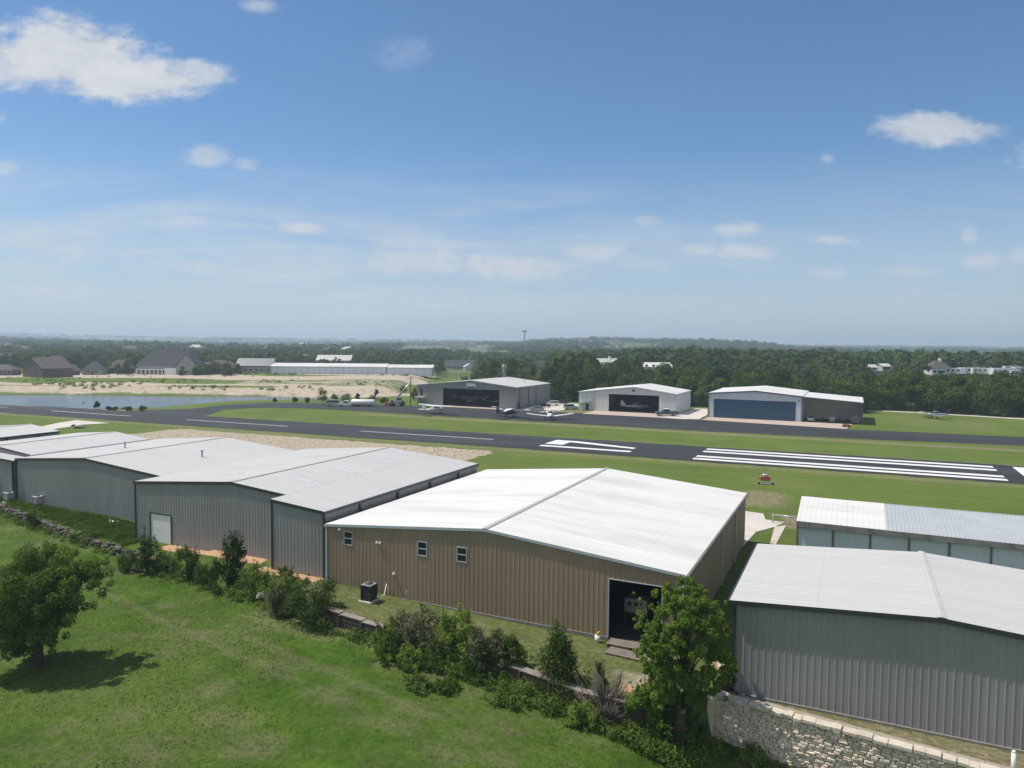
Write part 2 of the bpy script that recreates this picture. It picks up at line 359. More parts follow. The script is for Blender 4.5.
TRACKS = [[at(*q) for q in ((240, 655), (300, 684), (355, 708), (420, 737), (470, 768))], [at(*q) for q in ((250, 637), (320, 668), (380, 694), (445, 722), (510, 765))], [at(*q) for q in ((40, 560), (120, 600), (190, 634), (240, 655))]]
def dryness(X, Y):
    c, s_ = math.cos(R(28)), math.sin(R(28)); U_, V_ = X*c+Y*s_, -X*s_+Y*c
    st = _noise(U_, V_*5, 11, 51)*.5+_noise(U_, V_*4, 4.5, 52)*.3+_noise(X, Y, 1.3, 53)*.2
    bl = _noise(X, Y, 7, 54)*.55+_noise(X, Y, 2.6, 55)*.45
    d = smooth(.57, .75, st)*.5 + smooth(.62, .76, bl)*.6
    for tr in TRACKS:
        for a, b in zip(tr[:-1], tr[1:]):
            ab = np.array([b.x-a.x, b.y-a.y]); t = np.clip(((X-a.x)*ab[0]+(Y-a.y)*ab[1])/(ab@ab), 0, 1)
            dd = np.hypot(X-a.x-t*ab[0], Y-a.y-t*ab[1]); d = np.maximum(d, smooth(.6, .12, dd+.35*(_noise(X, Y, .9, 56)-.5))*.95)
    for px, py, r_ in ((70, 583, 1.6), (165, 605, 1.2), (182, 622, 1.0), (205, 634, .9), (175, 640, .8), (155, 622, .6), (280, 665, 1.6), (230, 720, 2.2), (255, 745, 2.4), (150, 755, 2.0), (560, 640, 1.2), (215, 690, 1.4), (32, 545, 2.0), (330, 690, 1.3)):
        q = at(px, py); d = np.maximum(d, smooth(r_*1.3, r_*.4, np.hypot(X-q.x, (Y-q.y)*1.6)+r_*.8*(_noise(X, Y, .8, 57)-.5))*.9)
    return np.clip(d*.5, 0, 1)
a_straw = dryness(gx, gy)*(gy < ycv)*(np.hypot(gx, gy) < 160)
edge_np = lambda X: np.interp(X, [-110, -98, -84, -70, -48, -40, -20, 3, 10, 24, 46, 120], [262, 255, 254, 256, 257, 258, 256, 258, 276, 275, 270, 250])
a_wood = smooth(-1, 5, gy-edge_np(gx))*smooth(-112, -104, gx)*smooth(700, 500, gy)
a_sand = np.maximum(a_sand, .55*band(296, 322, 5)*smooth(-112, -100, gL)*smooth(-20, -40, gL))
a_dry = np.maximum(a_dry, .8*smooth(159.4, 160.2, gy)*smooth(163.5, 161.5, gy)*smooth(-175, -185, gx))
a_far = smooth(430, 560, gD + 80*smooth(-50, 50, gL)*(gD > 300))
a_strip = smooth(ycv+40, ycv+55, gy)
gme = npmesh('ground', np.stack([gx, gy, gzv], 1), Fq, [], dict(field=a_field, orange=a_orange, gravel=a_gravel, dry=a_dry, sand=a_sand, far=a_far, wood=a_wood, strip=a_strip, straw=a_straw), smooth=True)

def ground_mat():
    m, t, N, Lk, b = nt('ground_cover')
    geo = N.new('ShaderNodeNewGeometry'); P = geo.outputs['Position']
    def noise(scale, det=6, rough=.6, vec=P, dist=0):
        n = N.new('ShaderNodeTexNoise'); n.inputs['Scale'].default_value = scale; n.inputs['Detail'].default_value = det; n.inputs['Roughness'].default_value = rough
        n.inputs['Distortion'].default_value = dist; Lk.new(vec, n.inputs['Vector']); return n.outputs['Fac']
    def ramp(fac, stops):
        r = N.new('ShaderNodeValToRGB'); Lk.new(fac, r.inputs[0]); e = r.color_ramp.elements
        while len(e) < len(stops): e.new(.5)
        for el, (p, c) in zip(e, stops): el.position = p; el.color = (*c, 1)
        return r.outputs[0]
    def mix(f, a, c):
        x = N.new('ShaderNodeMix'); x.data_type = 'RGBA'; Lk.new(f, x.inputs[0])
        for s, v in ((6, a), (7, c)):
            if isinstance(v, tuple): x.inputs[s].default_value = (*v, 1)
            else: Lk.new(v, x.inputs[s])
        return x.outputs[2]
    def attr(n):
        a = N.new('ShaderNodeAttribute'); a.attribute_name = n; return a.outputs['Fac']
    def math_(op, a, c):
        x = N.new('ShaderNodeMath'); x.operation = op
        for i, v in enumerate((a, c)):
            if isinstance(v, (int, float)): x.inputs[i].default_value = v
            else: Lk.new(v, x.inputs[i])
        return x.outputs[0]
    def mask(a, n, lo=.42, hi=.58, gain=1.0):       # attribute broken up by noise
        s = math_('ADD', math_('MULTIPLY', a, gain), math_('SUBTRACT', n, .5))
        r = N.new('ShaderNodeMapRange'); r.interpolation_type = 'SMOOTHSTEP'; r.inputs[1].default_value = lo; r.inputs[2].default_value = hi; Lk.new(s, r.inputs[0]); return r.outputs[0]
    def rng_(f, lo, hi, a=0, c=1):
        r = N.new('ShaderNodeMapRange'); r.inputs[1].default_value = lo; r.inputs[2].default_value = hi; r.inputs[3].default_value = a; r.inputs[4].default_value = c; Lk.new(f, r.inputs[0]); return r.outputs[0]
    n_big = noise(.055, 5, .6); n_mid = noise(.35, 7, .65, dist=.4); n_fin = noise(2.6, 8, .7); n_vf = noise(9, 4, .7)
    # lush field: greens, straw patches, mown streaks
    mp = N.new('ShaderNodeMapping'); mp.inputs['Rotation'].default_value = (0, 0, R(28)); mp.inputs['Scale'].default_value = (.10, .8, .5); Lk.new(P, mp.inputs[0])
    n_str = noise(1.0, 6, .65, mp.outputs[0], .6)
    grn = ramp(math_('ADD', math_('MULTIPLY', n_mid, .6), math_('MULTIPLY', n_fin, .4)), [(.32, (.024, .058, .007)), (.5, (.055, .112, .012)), (.66, (.105, .175, .024))])
    grn = mix(rng_(n_big, .42, .66), grn, ramp(n_fin, [(.3, (.05, .085, .016)), (.7, (.14, .19, .045))]))
    straw = ramp(n_fin, [(.3, (.09, .085, .045)), (.7, (.25, .21, .13))])
    grn = mix(math_('MULTIPLY', rng_(n_str, .56, .72), .35), grn, straw)
    grn = mix(math_('MULTIPLY', attr('straw'), rng_(n_fin, .25, .6)), grn, ramp(n_vf, [(.3, (.12, .10, .065)), (.7, (.30, .25, .17))]))
    grn = mix(math_('MULTIPLY', rng_(noise(.22, 7, .7, dist=1.2), .60, .72), .75), grn, ramp(n_fin, [(.3, (.075, .062, .042)), (.7, (.20, .165, .12))]))
    # mown lawn on the pads and the airfield strips
    lawn = ramp(math_('ADD', math_('MULTIPLY', n_mid, .5), math_('MULTIPLY', n_fin, .5)), [(.3, (.060, .088, .020)), (.7, (.125, .165, .042))])
    strip = ramp(math_('ADD', math_('MULTIPLY', n_big, .6), math_('MULTIPLY', n_fin, .4)), [(.32, (.076, .126, .022)), (.52, (.108, .162, .030)), (.7, (.160, .190, .052))])
    mp2 = N.new('ShaderNodeMapping'); mp2.inputs['Scale'].default_value = (.012, .35, .5); Lk.new(P, mp2.inputs[0])
    strip = mix(math_('MULTIPLY', rng_(noise(1.0, 5, .65, mp2.outputs[0]), .45, .70), .6), strip, ramp(n_fin, [(.3, (.12, .135, .045)), (.7, (.20, .19, .085))]))
    c = mix(attr('strip'), lawn, strip)
    c = mix(attr('field'), c, grn)
    c = mix(attr('far'), c, ramp(noise(.004, 6, .62), [(.38, (.05, .078, .026)), (.50, (.095, .13, .045)), (.58, (.16, .185, .075)), (.68, (.25, .22, .14))]))
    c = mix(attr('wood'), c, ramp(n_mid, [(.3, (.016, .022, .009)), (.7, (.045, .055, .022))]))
    c = mix(mask(attr('dry'), math_('ADD', math_('MULTIPLY', n_fin, .6), math_('MULTIPLY', n_mid, .4)), .22, .80), c, ramp(n_fin, [(.3, (.11, .095, .05)), (.7, (.36, .30, .21))]))
    c = mix(mask(attr('sand'), noise(.09, 9, .75, dist=1.2), .34, .58), c, ramp(noise(.5, 6, .7), [(.3, (.33, .265, .20)), (.7, (.56, .48, .39))]))
    vor = N.new('ShaderNodeTexVoronoi'); vor.inputs['Scale'].default_value = 2.3; Lk.new(P, vor.inputs['Vector'])
    rk = ramp(vor.outputs['Distance'], [(.0, (.58, .50, .39)), (.45, (.44, .37, .28)), (.85, (.20, .165, .12))])
    c = mix(mask(attr('gravel'), n_mid, .40, .60), c, rk)
    c = mix(mask(attr('orange'), n_mid, .38, .56), c, ramp(n_fin, [(.3, (.42, .26, .15)), (.7, (.58, .39, .24))]))
    Lk.new(c, b.inputs['Base Color']); b.inputs['Roughness'].default_value = 1.0; b.inputs['Specular IOR Level'].default_value = .08
    bp = N.new('ShaderNodeBump'); bp.inputs['Strength'].default_value = .7; bp.inputs['Distance'].default_value = .25
    Lk.new(math_('ADD', n_fin, math_('MULTIPLY', n_vf, .5)), bp.inputs['Height']); Lk.new(bp.outputs[0], b.inputs['Normal'])
    return m
gme.materials.append(ground_mat())
kind(link(gme, 'ground'), 'structure')

def ragged(poly, every=2.5, amp=.22):
    out = []
    for (x0, y0), (x1, y1) in zip(poly, poly[1:]+poly[:1]):
        L = math.hypot(x1-x0, y1-y0); n = max(1, int(L/every)) if -420 < min(x0, x1) or L < 200 else max(1, int(L/every))
        for i in range(n):
            t = i/n; d = random.gauss(0, amp) if i else 0; out.append((x0+(x1-x0)*t-(y1-y0)/L*d, y0+(y1-y0)*t+(x1-x0)/L*d))
    return out
def drape(name, poly, mat, dz, step=2.0, k='structure'):
    """a sheet following the ground: convex-or-not polygon gridded in x,y"""
    bm = bmesh.new()
    f = bm.faces.new([bm.verts.new((x, y, 0)) for x, y in poly])
    xa = [p[0] for p in poly]; ya = [p[1] for p in poly]
    for a, b, no in ((min(xa), max(xa), (1, 0, 0)), (min(ya), max(ya), (0, 1, 0))):
        st = max(step, (b-a)/160); v = a+st
        while v < b:
            co = (v, 0, 0) if no[0] else (0, v, 0)
            bmesh.ops.bisect_plane(bm, geom=bm.verts[:]+bm.edges[:]+bm.faces[:], plane_co=co, plane_no=no); v += st
    for v in bm.verts: v.co.z = float(gz(v.co.x, v.co.y))+dz
    bmesh.ops.recalc_face_normals(bm, faces=bm.faces)
    if sum(fc.normal.z for fc in bm.faces) < 0: bmesh.ops.reverse_faces(bm, faces=bm.faces)
    me = bpy.data.meshes.new(name); bm.to_mesh(me); bm.free(); me.materials.append(mat)
    return kind(link(me, name), k)

# lake
lk = [(-880, 332)] + [(l, d-4) for l, d in SHORE_N[1:]] + [(-60, 310), (-880, 312)]
lake = MB()
poly = [(HD[0]*d+HL[0]*l, HD[1]*d+HL[1]*l, -1.6) for l, d in ([(-880, 250)]+[(l, d-8) for l, d in SHORE_N[1:]]+[(-50, 314), (-880, 314)])]
lake.add(poly, [tuple(range(len(poly)))]); kind(lake.build('lake', M['water']), 'structure')

# paved surfaces
drape('runway', ragged([(-420, 139.2), (140, 139.2), (140, 159.6), (-420, 159.6)]), M['asphalt'], .06, 4)
def survey(pts): return [(p.x, p.y) for p in (at(*q) for q in pts)]
TAXN = survey([(188, 412.5), (225, 409.3), (262, 407.8), (330, 409.5), (400, 413.5), (500, 419.3), (600, 425.2), (700, 431), (850, 438.5), (1024, 446)])
TAXF = survey([(1024, 437.3), (850, 429.5), (700, 420.3), (600, 413.8), (500, 410.0), (420, 406.2), (330, 403.3), (270, 402.6), (228, 404.6), (190, 409.0), (150, 412)])
d0 = (TAXN[-1][0]-TAXN[-2][0], TAXN[-1][1]-TAXN[-2][1]); d1 = (TAXF[0][0]-TAXF[1][0], TAXF[0][1]-TAXF[1][1])
drape('taxiway', ragged([(-178, 159.45)]+TAXN[1:]+[(TAXN[-1][0]+d0[0]*2.5, TAXN[-1][1]+d0[1]*2.5), (TAXF[0][0]+d1[0]*2.5, TAXF[0][1]+d1[1]*2.5)]+TAXF[:-1]+[(-215, 159.45)], 3, .18), M['asphalt'], .05, 3)
drape('hangar_apron', [(-131, 213.0), (-103, 213.0), (-103, 216.7), (-131, 216.7)], M['apron'], .065)
drape('hangar_apron', [(-76, 213.1), (-52, 213.1), (-50, 224.9), (-76, 224.9)], M['apron'], .07)
drape('concrete_drive', [(-51.9, 213.2), (-45.0, 212.4), (-40.6, 214.4), (-41.5, 250), (-48.6, 250), (-49.4, 224.9)], M['concrete_lt'], .064)
drape('hangar_apron', [(-39.3, 213.0), (-1.6, 208.6), (-.2, 221.9), (-39.3, 221.9)], M['apron'], .073)
drape('parking_pad', [(-99.5, 219), (-86, 219), (-84, 246), (-99.5, 248)], M['concrete_lt'], .05)
drape('concrete_path', survey([(30, 430), (41, 426.6), (60, 422.6), (76, 420.3), (110.4, 423.2), (84, 424.6), (58, 428.6), (47, 431)]), M['concrete_lt'], .05)
drape('concrete_pad', [(-13.6, 84), (-10.4, 81.5), (-9.9, 88.5), (-8.2, 92), (-7.3, 95), (-9.6, 95.6), (-10.2, 98.9), (-13.8, 99.5)], M['concrete_lt'], .06)
drape('concrete_path', [(-7.8, 82), (-7.3, 82), (-7.0, 93.5), (-8.2, 92.2)], M['concrete'], .05, 1)
drape('gravel_road', [(1.5, 271.5), (24, 268.5), (46, 262.5), (120, 240), (120, 245), (46, 267), (24, 272.5), (1.5, 274.5)], M['concrete'], .05, 3)

# runway paint
def paint(name, label, rects, mat=None, group=None):
    o = None
    for poly in rects: o = drape(name, poly, mat or M['paint'], .095, 4)
    return o
rect = lambda a, b, c, d: [(a, c), (b, c), (b, d), (a, d)]
for c in (141.9, 145.3, 152.3, 156.0): paint('runway_threshold_stripe', '', [rect(-27.8, 23.2, c-.95, c+.95)])
paint('runway_threshold_bar', '', [rect(26.4, 30.5, 140.4, 157.8)])
paint('runway_number', '', [rect(-61.2, -41.1, 144.1, 145.9)])                                   # 1
paint('runway_number', '', [[(-61.4, 148.0), (-57.2, 148.0), (-57.2, 152.6), (-41.6, 148.9), (-41.6, 150.8), (-56.2, 154.9), (-61.4, 154.9)]])   # 7
for a, b in ((-112.4, -74.8), (-173.6, -136), (-234.6, -197), (-296, -258)): paint('runway_centre_line', '', [rect(a, b, 148.9, 149.9)], M['paint_worn'])

# ------------------------------------------------------------------ ribbed metal buildings
def ribbed(mb, p0, p1, zb, zt, holes=(), pitch=.41, dep=.024, mi=0):
    """ribbed wall from p0 to p1; zt(s) top; holes (s0,s1,z0,z1); ribs stick out to the right of p0->p1"""
    p0 = Vector((*p0, 0)); p1 = Vector((*p1, 0)); Ln = (p1-p0).length; d = (p1-p0)/Ln; n = Vector((d.y, -d.x, 0))
    pts = []; s = pitch*.5
    pts.append((0, 0))
    while s < Ln-pitch*.4:
        pts += [(s-.055, 0), (s-.025, dep), (s+.025, dep), (s+.055, 0)]; s += pitch
    pts.append((Ln, 0))
    for h in holes:
        for e in h[:2]: pts.append((e, 0))
    pts = sorted(set(pts))
    zbf = zb if callable(zb) else (lambda s: zb)
    for (s0, o0), (s1, o1) in zip(pts[:-1], pts[1:]):
        mid = (s0+s1)/2; segs = []
        cur = [h for h in holes if h[0] <= mid <= h[1]]
        a, b = p0+d*s0+n*o0, p1*0+p0+d*s1+n*o1
        lo0, lo1 = zbf(s0), zbf(s1)
        for h in sorted(cur, key=lambda h: h[2]):
            if h[2] > min(lo0, lo1)+.02: segs.append((lo0, lo1, h[2], h[2]))
            lo0 = lo1 = h[3]
        segs.append((lo0, lo1, zt(s0), zt(s1)))
        for l0, l1, t0, t1 in segs:
            mb.quad((a.x, a.y, l0), (b.x, b.y, l1), (b.x, b.y, t1), (a.x, a.y, t0), mi)

def roof_slope(mb, x0, x1, z0, z1, y0, y1, pitch=.6, dep=.02, mi=0, th=.12):
    """one roof slope, ribs running down the slope (along x)"""
    pts = [(y0, 0)]; y = y0+pitch*.5
    while y < y1-.2:
        pts += [(y-.07, 0), (y-.03, dep), (y+.03, dep), (y+.07, 0)]; y += pitch
    pts.append((y1, 0))
    for (a, ha), (b, hb) in zip(pts[:-1], pts[1:]):
        mb.quad((x0, a, z0+ha), (x1, a, z1+ha), (x1, b, z1+hb), (x0, b, z0+hb), mi)
    mb.quad((x0, y0, z0-th), (x1, y0, z1-th), (x1, y1, z1-th), (x0, y1, z0-th), mi)
    for y in (y0, y1): mb.quad((x0, y, z0-th), (x1, y, z1-th), (x1, y, z1), (x0, y, z0), mi)
    for x, z in ((x0, z0), (x1, z1)): mb.quad((x, y0, z-th), (x, y1, z-th), (x, y1, z), (x, y0, z), mi)
def slab(mb, x0, x1, z0, z1, y0, y1, th=.1, mi=0, up=0.0):
    vs = [(x0, y0, z0+up), (x1, y0, z1+up), (x1, y1, z1+up), (x0, y1, z0+up), (x0, y0, z0+up-th), (x1, y0, z1+up-th), (x1, y1, z1+up-th), (x0, y1, z0+up-th)]
    mb.add(vs, [(0, 1, 2, 3), (7, 6, 5, 4), (0, 4, 5, 1), (1, 5, 6, 2), (2, 6, 7, 3), (3, 7, 4, 0)], mi)

def gable_hangar(name, label, x0, xr, x1, y0, y1, zl, zr, zR, wall, roofm, trim, zb=-.6, holes=(), ext=None, pitch=.41, oh=.12, ridge=None, ribroof=.6, sides=True, cat='hangar', group=None, trimdown=.28, gutter=None, floor=None):
    """x0,x1 sides, xr ridge; zl,zr,zR eave-left, ridge, eave-right; ext=(xa, yf): right bay runs forward to yf from xa"""
    root = empty(name, (0, 0, 0), 0, label, cat, group)
    zt = lambda x: zl+(zr-zl)*(x-x0)/(xr-x0) if x < xr else zr+(zR-zr)*(x-xr)/(x1-xr)
    w = MB(); xe = ext[0] if ext else x1
    ribbed(w, (x0, y0), (xe, y0), zb, lambda s: zt(x0+s)-.1, holes, pitch)
    w2 = MB(); yr = ext[1] if ext else y0
    if ext:
        ribbed(w, (xe, yr), (x1, yr), zb, lambda s: zt(xe+s)-.1, (), pitch); ribbed(w, (xe, y0), (xe, yr), zb, lambda s: zt(xe)-.1, (), pitch)
    ribbed(w, (x1, yr), (x1, y1), zb, lambda s: zR-.1, (), pitch)
    ribbed(w, (x1, y1), (x0, y1), zb, lambda s: zt(x1-s)-.1, (), pitch)
    ribbed(w, (x0, y1), (x0, y0), zb, lambda s: zl-.1, (), pitch)
    w.build('wall', wall, root)
    r = MB()
    roof_slope(r, x0-oh, xr, zl-(zr-zl)/(xr-x0)*oh, zr, y0-oh, y1+oh, ribroof)
    if not ext: roof_slope(r, xr, x1+oh, zr, zR-(zr-zR)/(x1-xr)*oh, y0-oh, y1+oh, ribroof)
    else:
        roof_slope(r, xr, xe-.02-oh, zr, zt(xe-.02-oh), y0-oh, y1+oh, ribroof); roof_slope(r, xe-oh, x1+oh, zt(xe-oh), zR-(zr-zR)/(x1-xr)*oh, yr-oh, y1+oh, ribroof)
    rf = r.build('roof', roofm, root)
    t = MB(); td = trimdown                                      # rake trim, corner posts, gutters
    def rake(xa, xb, yy):
        t.quad((xa, yy-oh-.03, zt(xa)-td), (xb, yy-oh-.03, zt(xb)-td), (xb, yy-oh-.03, zt(xb)+.03), (xa, yy-oh-.03, zt(xa)+.03))
        t.quad((xa, yy-oh-.03, zt(xa)-td), (xb, yy-oh-.03, zt(xb)-td), (xb, yy, zt(xb)-td), (xa, yy, zt(xa)-td))
    rake(x0-oh, xr, y0); rake(xr, xe, y0)
    if ext: rake(xe-oh, x1+oh, yr)
    for a, b in (((x0, y0), 1), ((x1, yr), 1)) + ((((xe, yr), 1),) if ext else ()):
        t.box(a[0]-.09, a[0]+.09, a[1]-.09, a[1]+.09, zb, zt(a[0])-.12)
    t.build('trim', trim, root)
    gm = gutter or trim
    gt = MB(); gt.box(x1+oh, x1+oh+.14, yr-oh, y1+oh, zR-.28, zR-.05); gt.build('gutter', gm, root)
    gt = MB(); gt.box(x0-oh-.14, x0-oh, y0-oh, y1+oh, zl-.28, zl-.05); gt.build('gutter', gm, root)
    c = MB(); slab(c, xr-.22, xr, zr-.22*(zr-zl)/(xr-x0)+.07, zr+.085, y0-oh-.02, y1+oh+.02, .03); slab(c, xr, xr+.22, zr+.085, zr-.22*(zr-zR)/(x1-xr)+.07, y0-oh-.02, y1+oh+.02, .03)
    c.build('ridge_cap', ridge or roofm, rf)
    fl = MB(); fl.box(x0+.1, x1-.1, y0+.1, y1-.1, -.35, -.08); fl.build('floor', floor or M['concrete'], root)
    return root, zt

def window_unit(root, x, z0, z1, w, y):
    f = MB(); t = .07
    f.box(x, x+t, y-.1, y, z0, z1); f.box(x+w-t, x+w, y-.1, y, z0, z1); f.box(x+t, x+w-t, y-.1, y, z0, z0+t); f.box(x+t, x+w-t, y-.1, y, z1-t, z1); f.box(x+t, x+w-t, y-.085, y, (z0+z1)/2-.04, (z0+z1)/2+.04)
    o = f.build('window', M['light_trim'], root)
    p = MB(); p.box(x+t, x+w-t, y-.05, y-.03, z0+t, z1-t); p.build('pane', M['glass'], o)
    return o

# --- brown hangar
bx0, bx1, by0, by1 = -42.6, -10.5, 51.64, 83.4
WN = [(-40.65, 3.9, 5.15), (-32.95, 3.95, 5.2), (-29.15, 3.95, 5.2)]
dx0, dx1 = -16.1, -12.15
holes = [(w[0]-bx0, w[0]+.95-bx0, w[1], w[2]) for w in WN] + [(dx0-bx0, dx1-bx0, -.6, 4.4)]
brown, ztb = gable_hangar('brown_hangar', 'brown ribbed metal hangar with bright white roof and three small windows', bx0, -26.55, bx1, by0, by1, 5.54, 6.98, 5.54, M['brown'], M['roof_white'], M['light_trim'], zb=-.9, holes=holes, ridge=M['ridge_blue'], ribroof=.45, trimdown=.2, gutter=M['rust'], floor=M['dark'])  # floor coloured near black in place of the shade inside
for x, a, b in WN: window_unit(brown, x, a, b, .95, by0+.05)
f = MB(); f.box(dx0-.07, dx0, by0-.07, by0+.05, -.5, 4.45); f.box(dx1, dx1+.07, by0-.07, by0+.05, -.5, 4.45); f.box(dx0, dx1, by0-.07, by0+.05, 4.4, 4.45); f.build('door_frame', M['light_trim'], brown)
f = MB(); f.box(bx0, dx0-.1, by0-.1, by0+.3, -.9, .0); f.box(dx1+.1, bx1, by0-.16, by0+.3, -.9, -.12); f.box(bx1-.3, bx1+.14, by0, by1, -.9, -.1); f.build('foundation', M['found'], brown)
for y in (67.5, 75.6):
    f = MB(); f.box(bx1+.05, bx1+.17, y-.07, y+.07, -.5, 5.3); f.build('downspout', M['light_trim'], brown)
f = MB(); f.box(bx1-.14, bx1-.02, by0-.2, by0-.06, -.3, 5.3); f.build('downspout', M['light_trim'], brown)
for x, z in ((-41.05, 5.22), (-37.05, 4.55), (-36.72, 4.55), (-35.3, 2.05)):
    f = MB(); f.box(x-.08, x+.08, by0-.17, by0-.03, z-.09, z+.09); f.loft([(x-.06, by0-.2, z, .02, .02), (x, by0-.22, z, .07, .07), (x+.06, by0-.2, z, .02, .02)], 8); f.build('wall_light', M['white'], brown)
for x in (-34.0, -35.8):
    f = MB(); f.tube([(x, by0-.12, -.2), (x, by0-.12, .8)], .03); f.build('conduit', M['silver'], brown)
# --- grey hangars on the left
g3, zt3 = gable_hangar('grey_hangar', 'grey hangar with white roll-up door and dark trim beside the brown hangar', -71.3, -57.0, -43.4, 54.42, 82.0, 6.4, 7.6, 6.47, M['grey'], M['roof_galv'], M['grey_trim'], ext=(-49.6, 52.27), holes=[(2.4, 5.5, -.6, 3.1)], ridge=M['roof_galv'], zb=-.9)
f = MB(); f.box(-68.9, -65.8, 54.44, 54.5, -.3, 3.1)
for k in range(8): f.box(-68.88, -65.82, 54.41, 54.44, k*.39+.04, k*.39+.36)
f.build('roller_door', M['white'], g3)
f = MB(); f.box(-69.05, -68.9, 54.33, 54.5, -.3, 3.25); f.box(-65.8, -65.7, 54.33, 54.5, -.3, 3.2); f.box(-68.9, -65.8, 54.33, 54.5, 3.1, 3.22); f.build('door_frame', M['grey_trim'], g3)
for y in (57.5, 64.0, 70.5, 77.0):
    f = MB(); f.box(-43.4, -43.2, y-.12, y+.12, -.6, 6.2); f.build('downspout', M['grey_trim'], g3)
for px, py in ((382, 463.4), (343, 473), (300, 482.4), (339, 451.2), (313, 457), (270, 466), (231, 474.3), (405, 456)):
    d_ = ray(px, py); t_ = (6.95-CAMZ)/d_[2]; x, y = d_[0]*t_, d_[1]*t_
    f = MB(); slab(f, x-1.7, x+1.7, zt3(x-1.7), zt3(x+1.7), y-.3, y+.3, .05, 0, .034); f.build('skylight', M['skylight'], g3)
gB, ztB = gable_hangar('grey_hangar', 'plain grey windowless hangar wall with tall weeds in front and wide pale roof', -101.6, -87.6, -72.2, 59.8, 82.6, 5.9, 6.98, 5.75, M['grey'], M['roof_galv'], M['grey_trim'], zb=-.9, gutter=M['roof_galv'])
for px, py in ((125, 447.5), (202, 454.5)):
    d_ = ray(px, py); t_ = (6.6-CAMZ)/d_[2]; x, y = d_[0]*t_, d_[1]*t_
    f = MB(); z = ztB(x); f.tube([(x, y, z-.1), (x, y, z+.75)], .12, 8); f.tube([(x, y, z+.72), (x, y, z+.9)], .2, 8); f.build('roof_vent', M['silver'], gB)
gA, ztA = gable_hangar('grey_hangar', 'low pale-roofed grey hangar cut off by the left edge of the photo', -119.5, -110.0, -102.0, 62.0, 80.5, 6.0, 6.75, 6.05, M['grey'], M['roof_galv'], M['grey_trim'], zb=-.9, gutter=M['roof_galv'])
f = MB(); ribbed(f, (-114, 59.5), (-101.9, 59.5), -.9, lambda s: 5.95-s*.035); ribbed(f, (-101.9, 59.5), (-101.9, 62), -.9, lambda s: 5.5); f.build('annex_wall', M['grey'], gA)
f = MB(); roof_slope(f, -114, -101.8, 6.05, 5.62, 59.35, 61.9, .6); f.build('annex_roof', M['roof_galv'], gA)
f = MB(); f.quad((-114, 59.3, 5.8), (-101.75, 59.3, 5.38), (-101.75, 59.3, 5.66), (-114, 59.3, 6.08)); f.box(-102, -101.75, 59.33, 59.55, -.9, 5.4); f.build('trim', M['grey_trim'], gA)
g0, zt0 = gable_hangar('small_hangar', 'small pale-roofed hangar farthest left, standing behind the row of grey hangars', -141, -132.5, -124.7, 65, 80.6, 6.0, 6.75, 6.0, M['grey'], M['roof_galv2'], M['grey_trim'], zb=-1)
for y in (72, 77):
    f = MB(); f.box(-124.7, -124.5, y-.12, y+.12, -.6, 5.7); f.build('downspout', M['grey_trim'], g0)

# --- right grey hangar
gR, ztR = gable_hangar('grey_hangar', 'charcoal ribbed hangar with pale roof standing above the stone retaining wall', -6.44, 4.9, 16.3, 47.35, 61.4, 5.78, 6.58, 5.78, M['grey'], M['roof_galv2'], M['grey_trim'], zb=-1.0, ridge=None, oh=.30)
f = MB(); f.box(-6.5, 16.3, 47.2, 47.6, -1, -.22); f.build('foundation', M['found'], gR)

# --- t-hangar
th = empty('open_hangar_row', (0, 0, 0), 0, 'long low row of blue-grey hangar doors under a half white, half ribbed roof', 'hangar')
tx0, tx1, ty0, ty1, tz, tzr = -4.95, 42.0, 81.4, 88.6, 3.5, 4.75
f = MB(); ribbed(f, (tx1, ty1+6), (tx0, ty1+6), -.5, lambda s: 3.5); f.quad((tx0, ty0, -.5), (tx0, ty1+6, -.5), (tx0, ty1+6, 3.5), (tx0, ty0, 3.5)); f.quad((tx0, ty0, 3.5), (tx0, ty1+6, 3.5), (tx0, ty1, 4.7), (tx0, ty1, 4.7)); f.quad((tx1, ty0, -.5), (tx1, ty1+6, -.5), (tx1, ty1+6, 3.5), (tx1, ty0, 3.5)); f.build('wall', M['wall_tan'], th)
def slope_y(mb, x0, x1, y0, z0, y1, z1, pitch=.3, dep=.035):
    pts = [(x0, 0)]; x = x0+pitch/2
    while x < x1-.1: pts += [(x-.05, 0), (x-.02, dep), (x+.02, dep), (x+.05, 0)]; x += pitch
    pts.append((x1, 0))
    for (a, ha), (b, hb) in zip(pts[:-1], pts[1:]): mb.quad((a, y0, z0+ha), (b, y0, z0+hb), (b, y1, z1+hb), (a, y1, z1+ha))
    mb.quad((x0, y0, z0-.1), (x1, y0, z0-.1), (x1, y1, z1-.1), (x0, y1, z1-.1))
    for xx in (x0, x1): mb.quad((xx, y0, z0-.1), (xx, y1, z1-.1), (xx, y1, z1), (xx, y0, z0))
xs_ = 3.35
f = MB(); slope_y(f, tx0-.1, xs_, ty0-.35, tz+.06, ty1, tzr, .5, .02); slope_y(f, tx0-.1, tx1, ty1+6.3, tz, ty1+.02, tzr); f.build('white_roof', M['roof_white'], th)
f = MB(); slope_y(f, xs_+.01, tx1, ty0-.35, tz+.02, ty1, tzr-.03, .36, .05); f.build('ribbed_roof', M['ridge_blue'], th)
f = MB(); f.box(tx0-.1, tx1, ty0-.42, ty0-.36, tz-.5, tz+.04); f.box(tx0-.1, tx1, ty0-.36, ty0+.1, tz-.52, tz-.46); f.build('fascia', M['fascia'], th)
k = 0; x = tx0
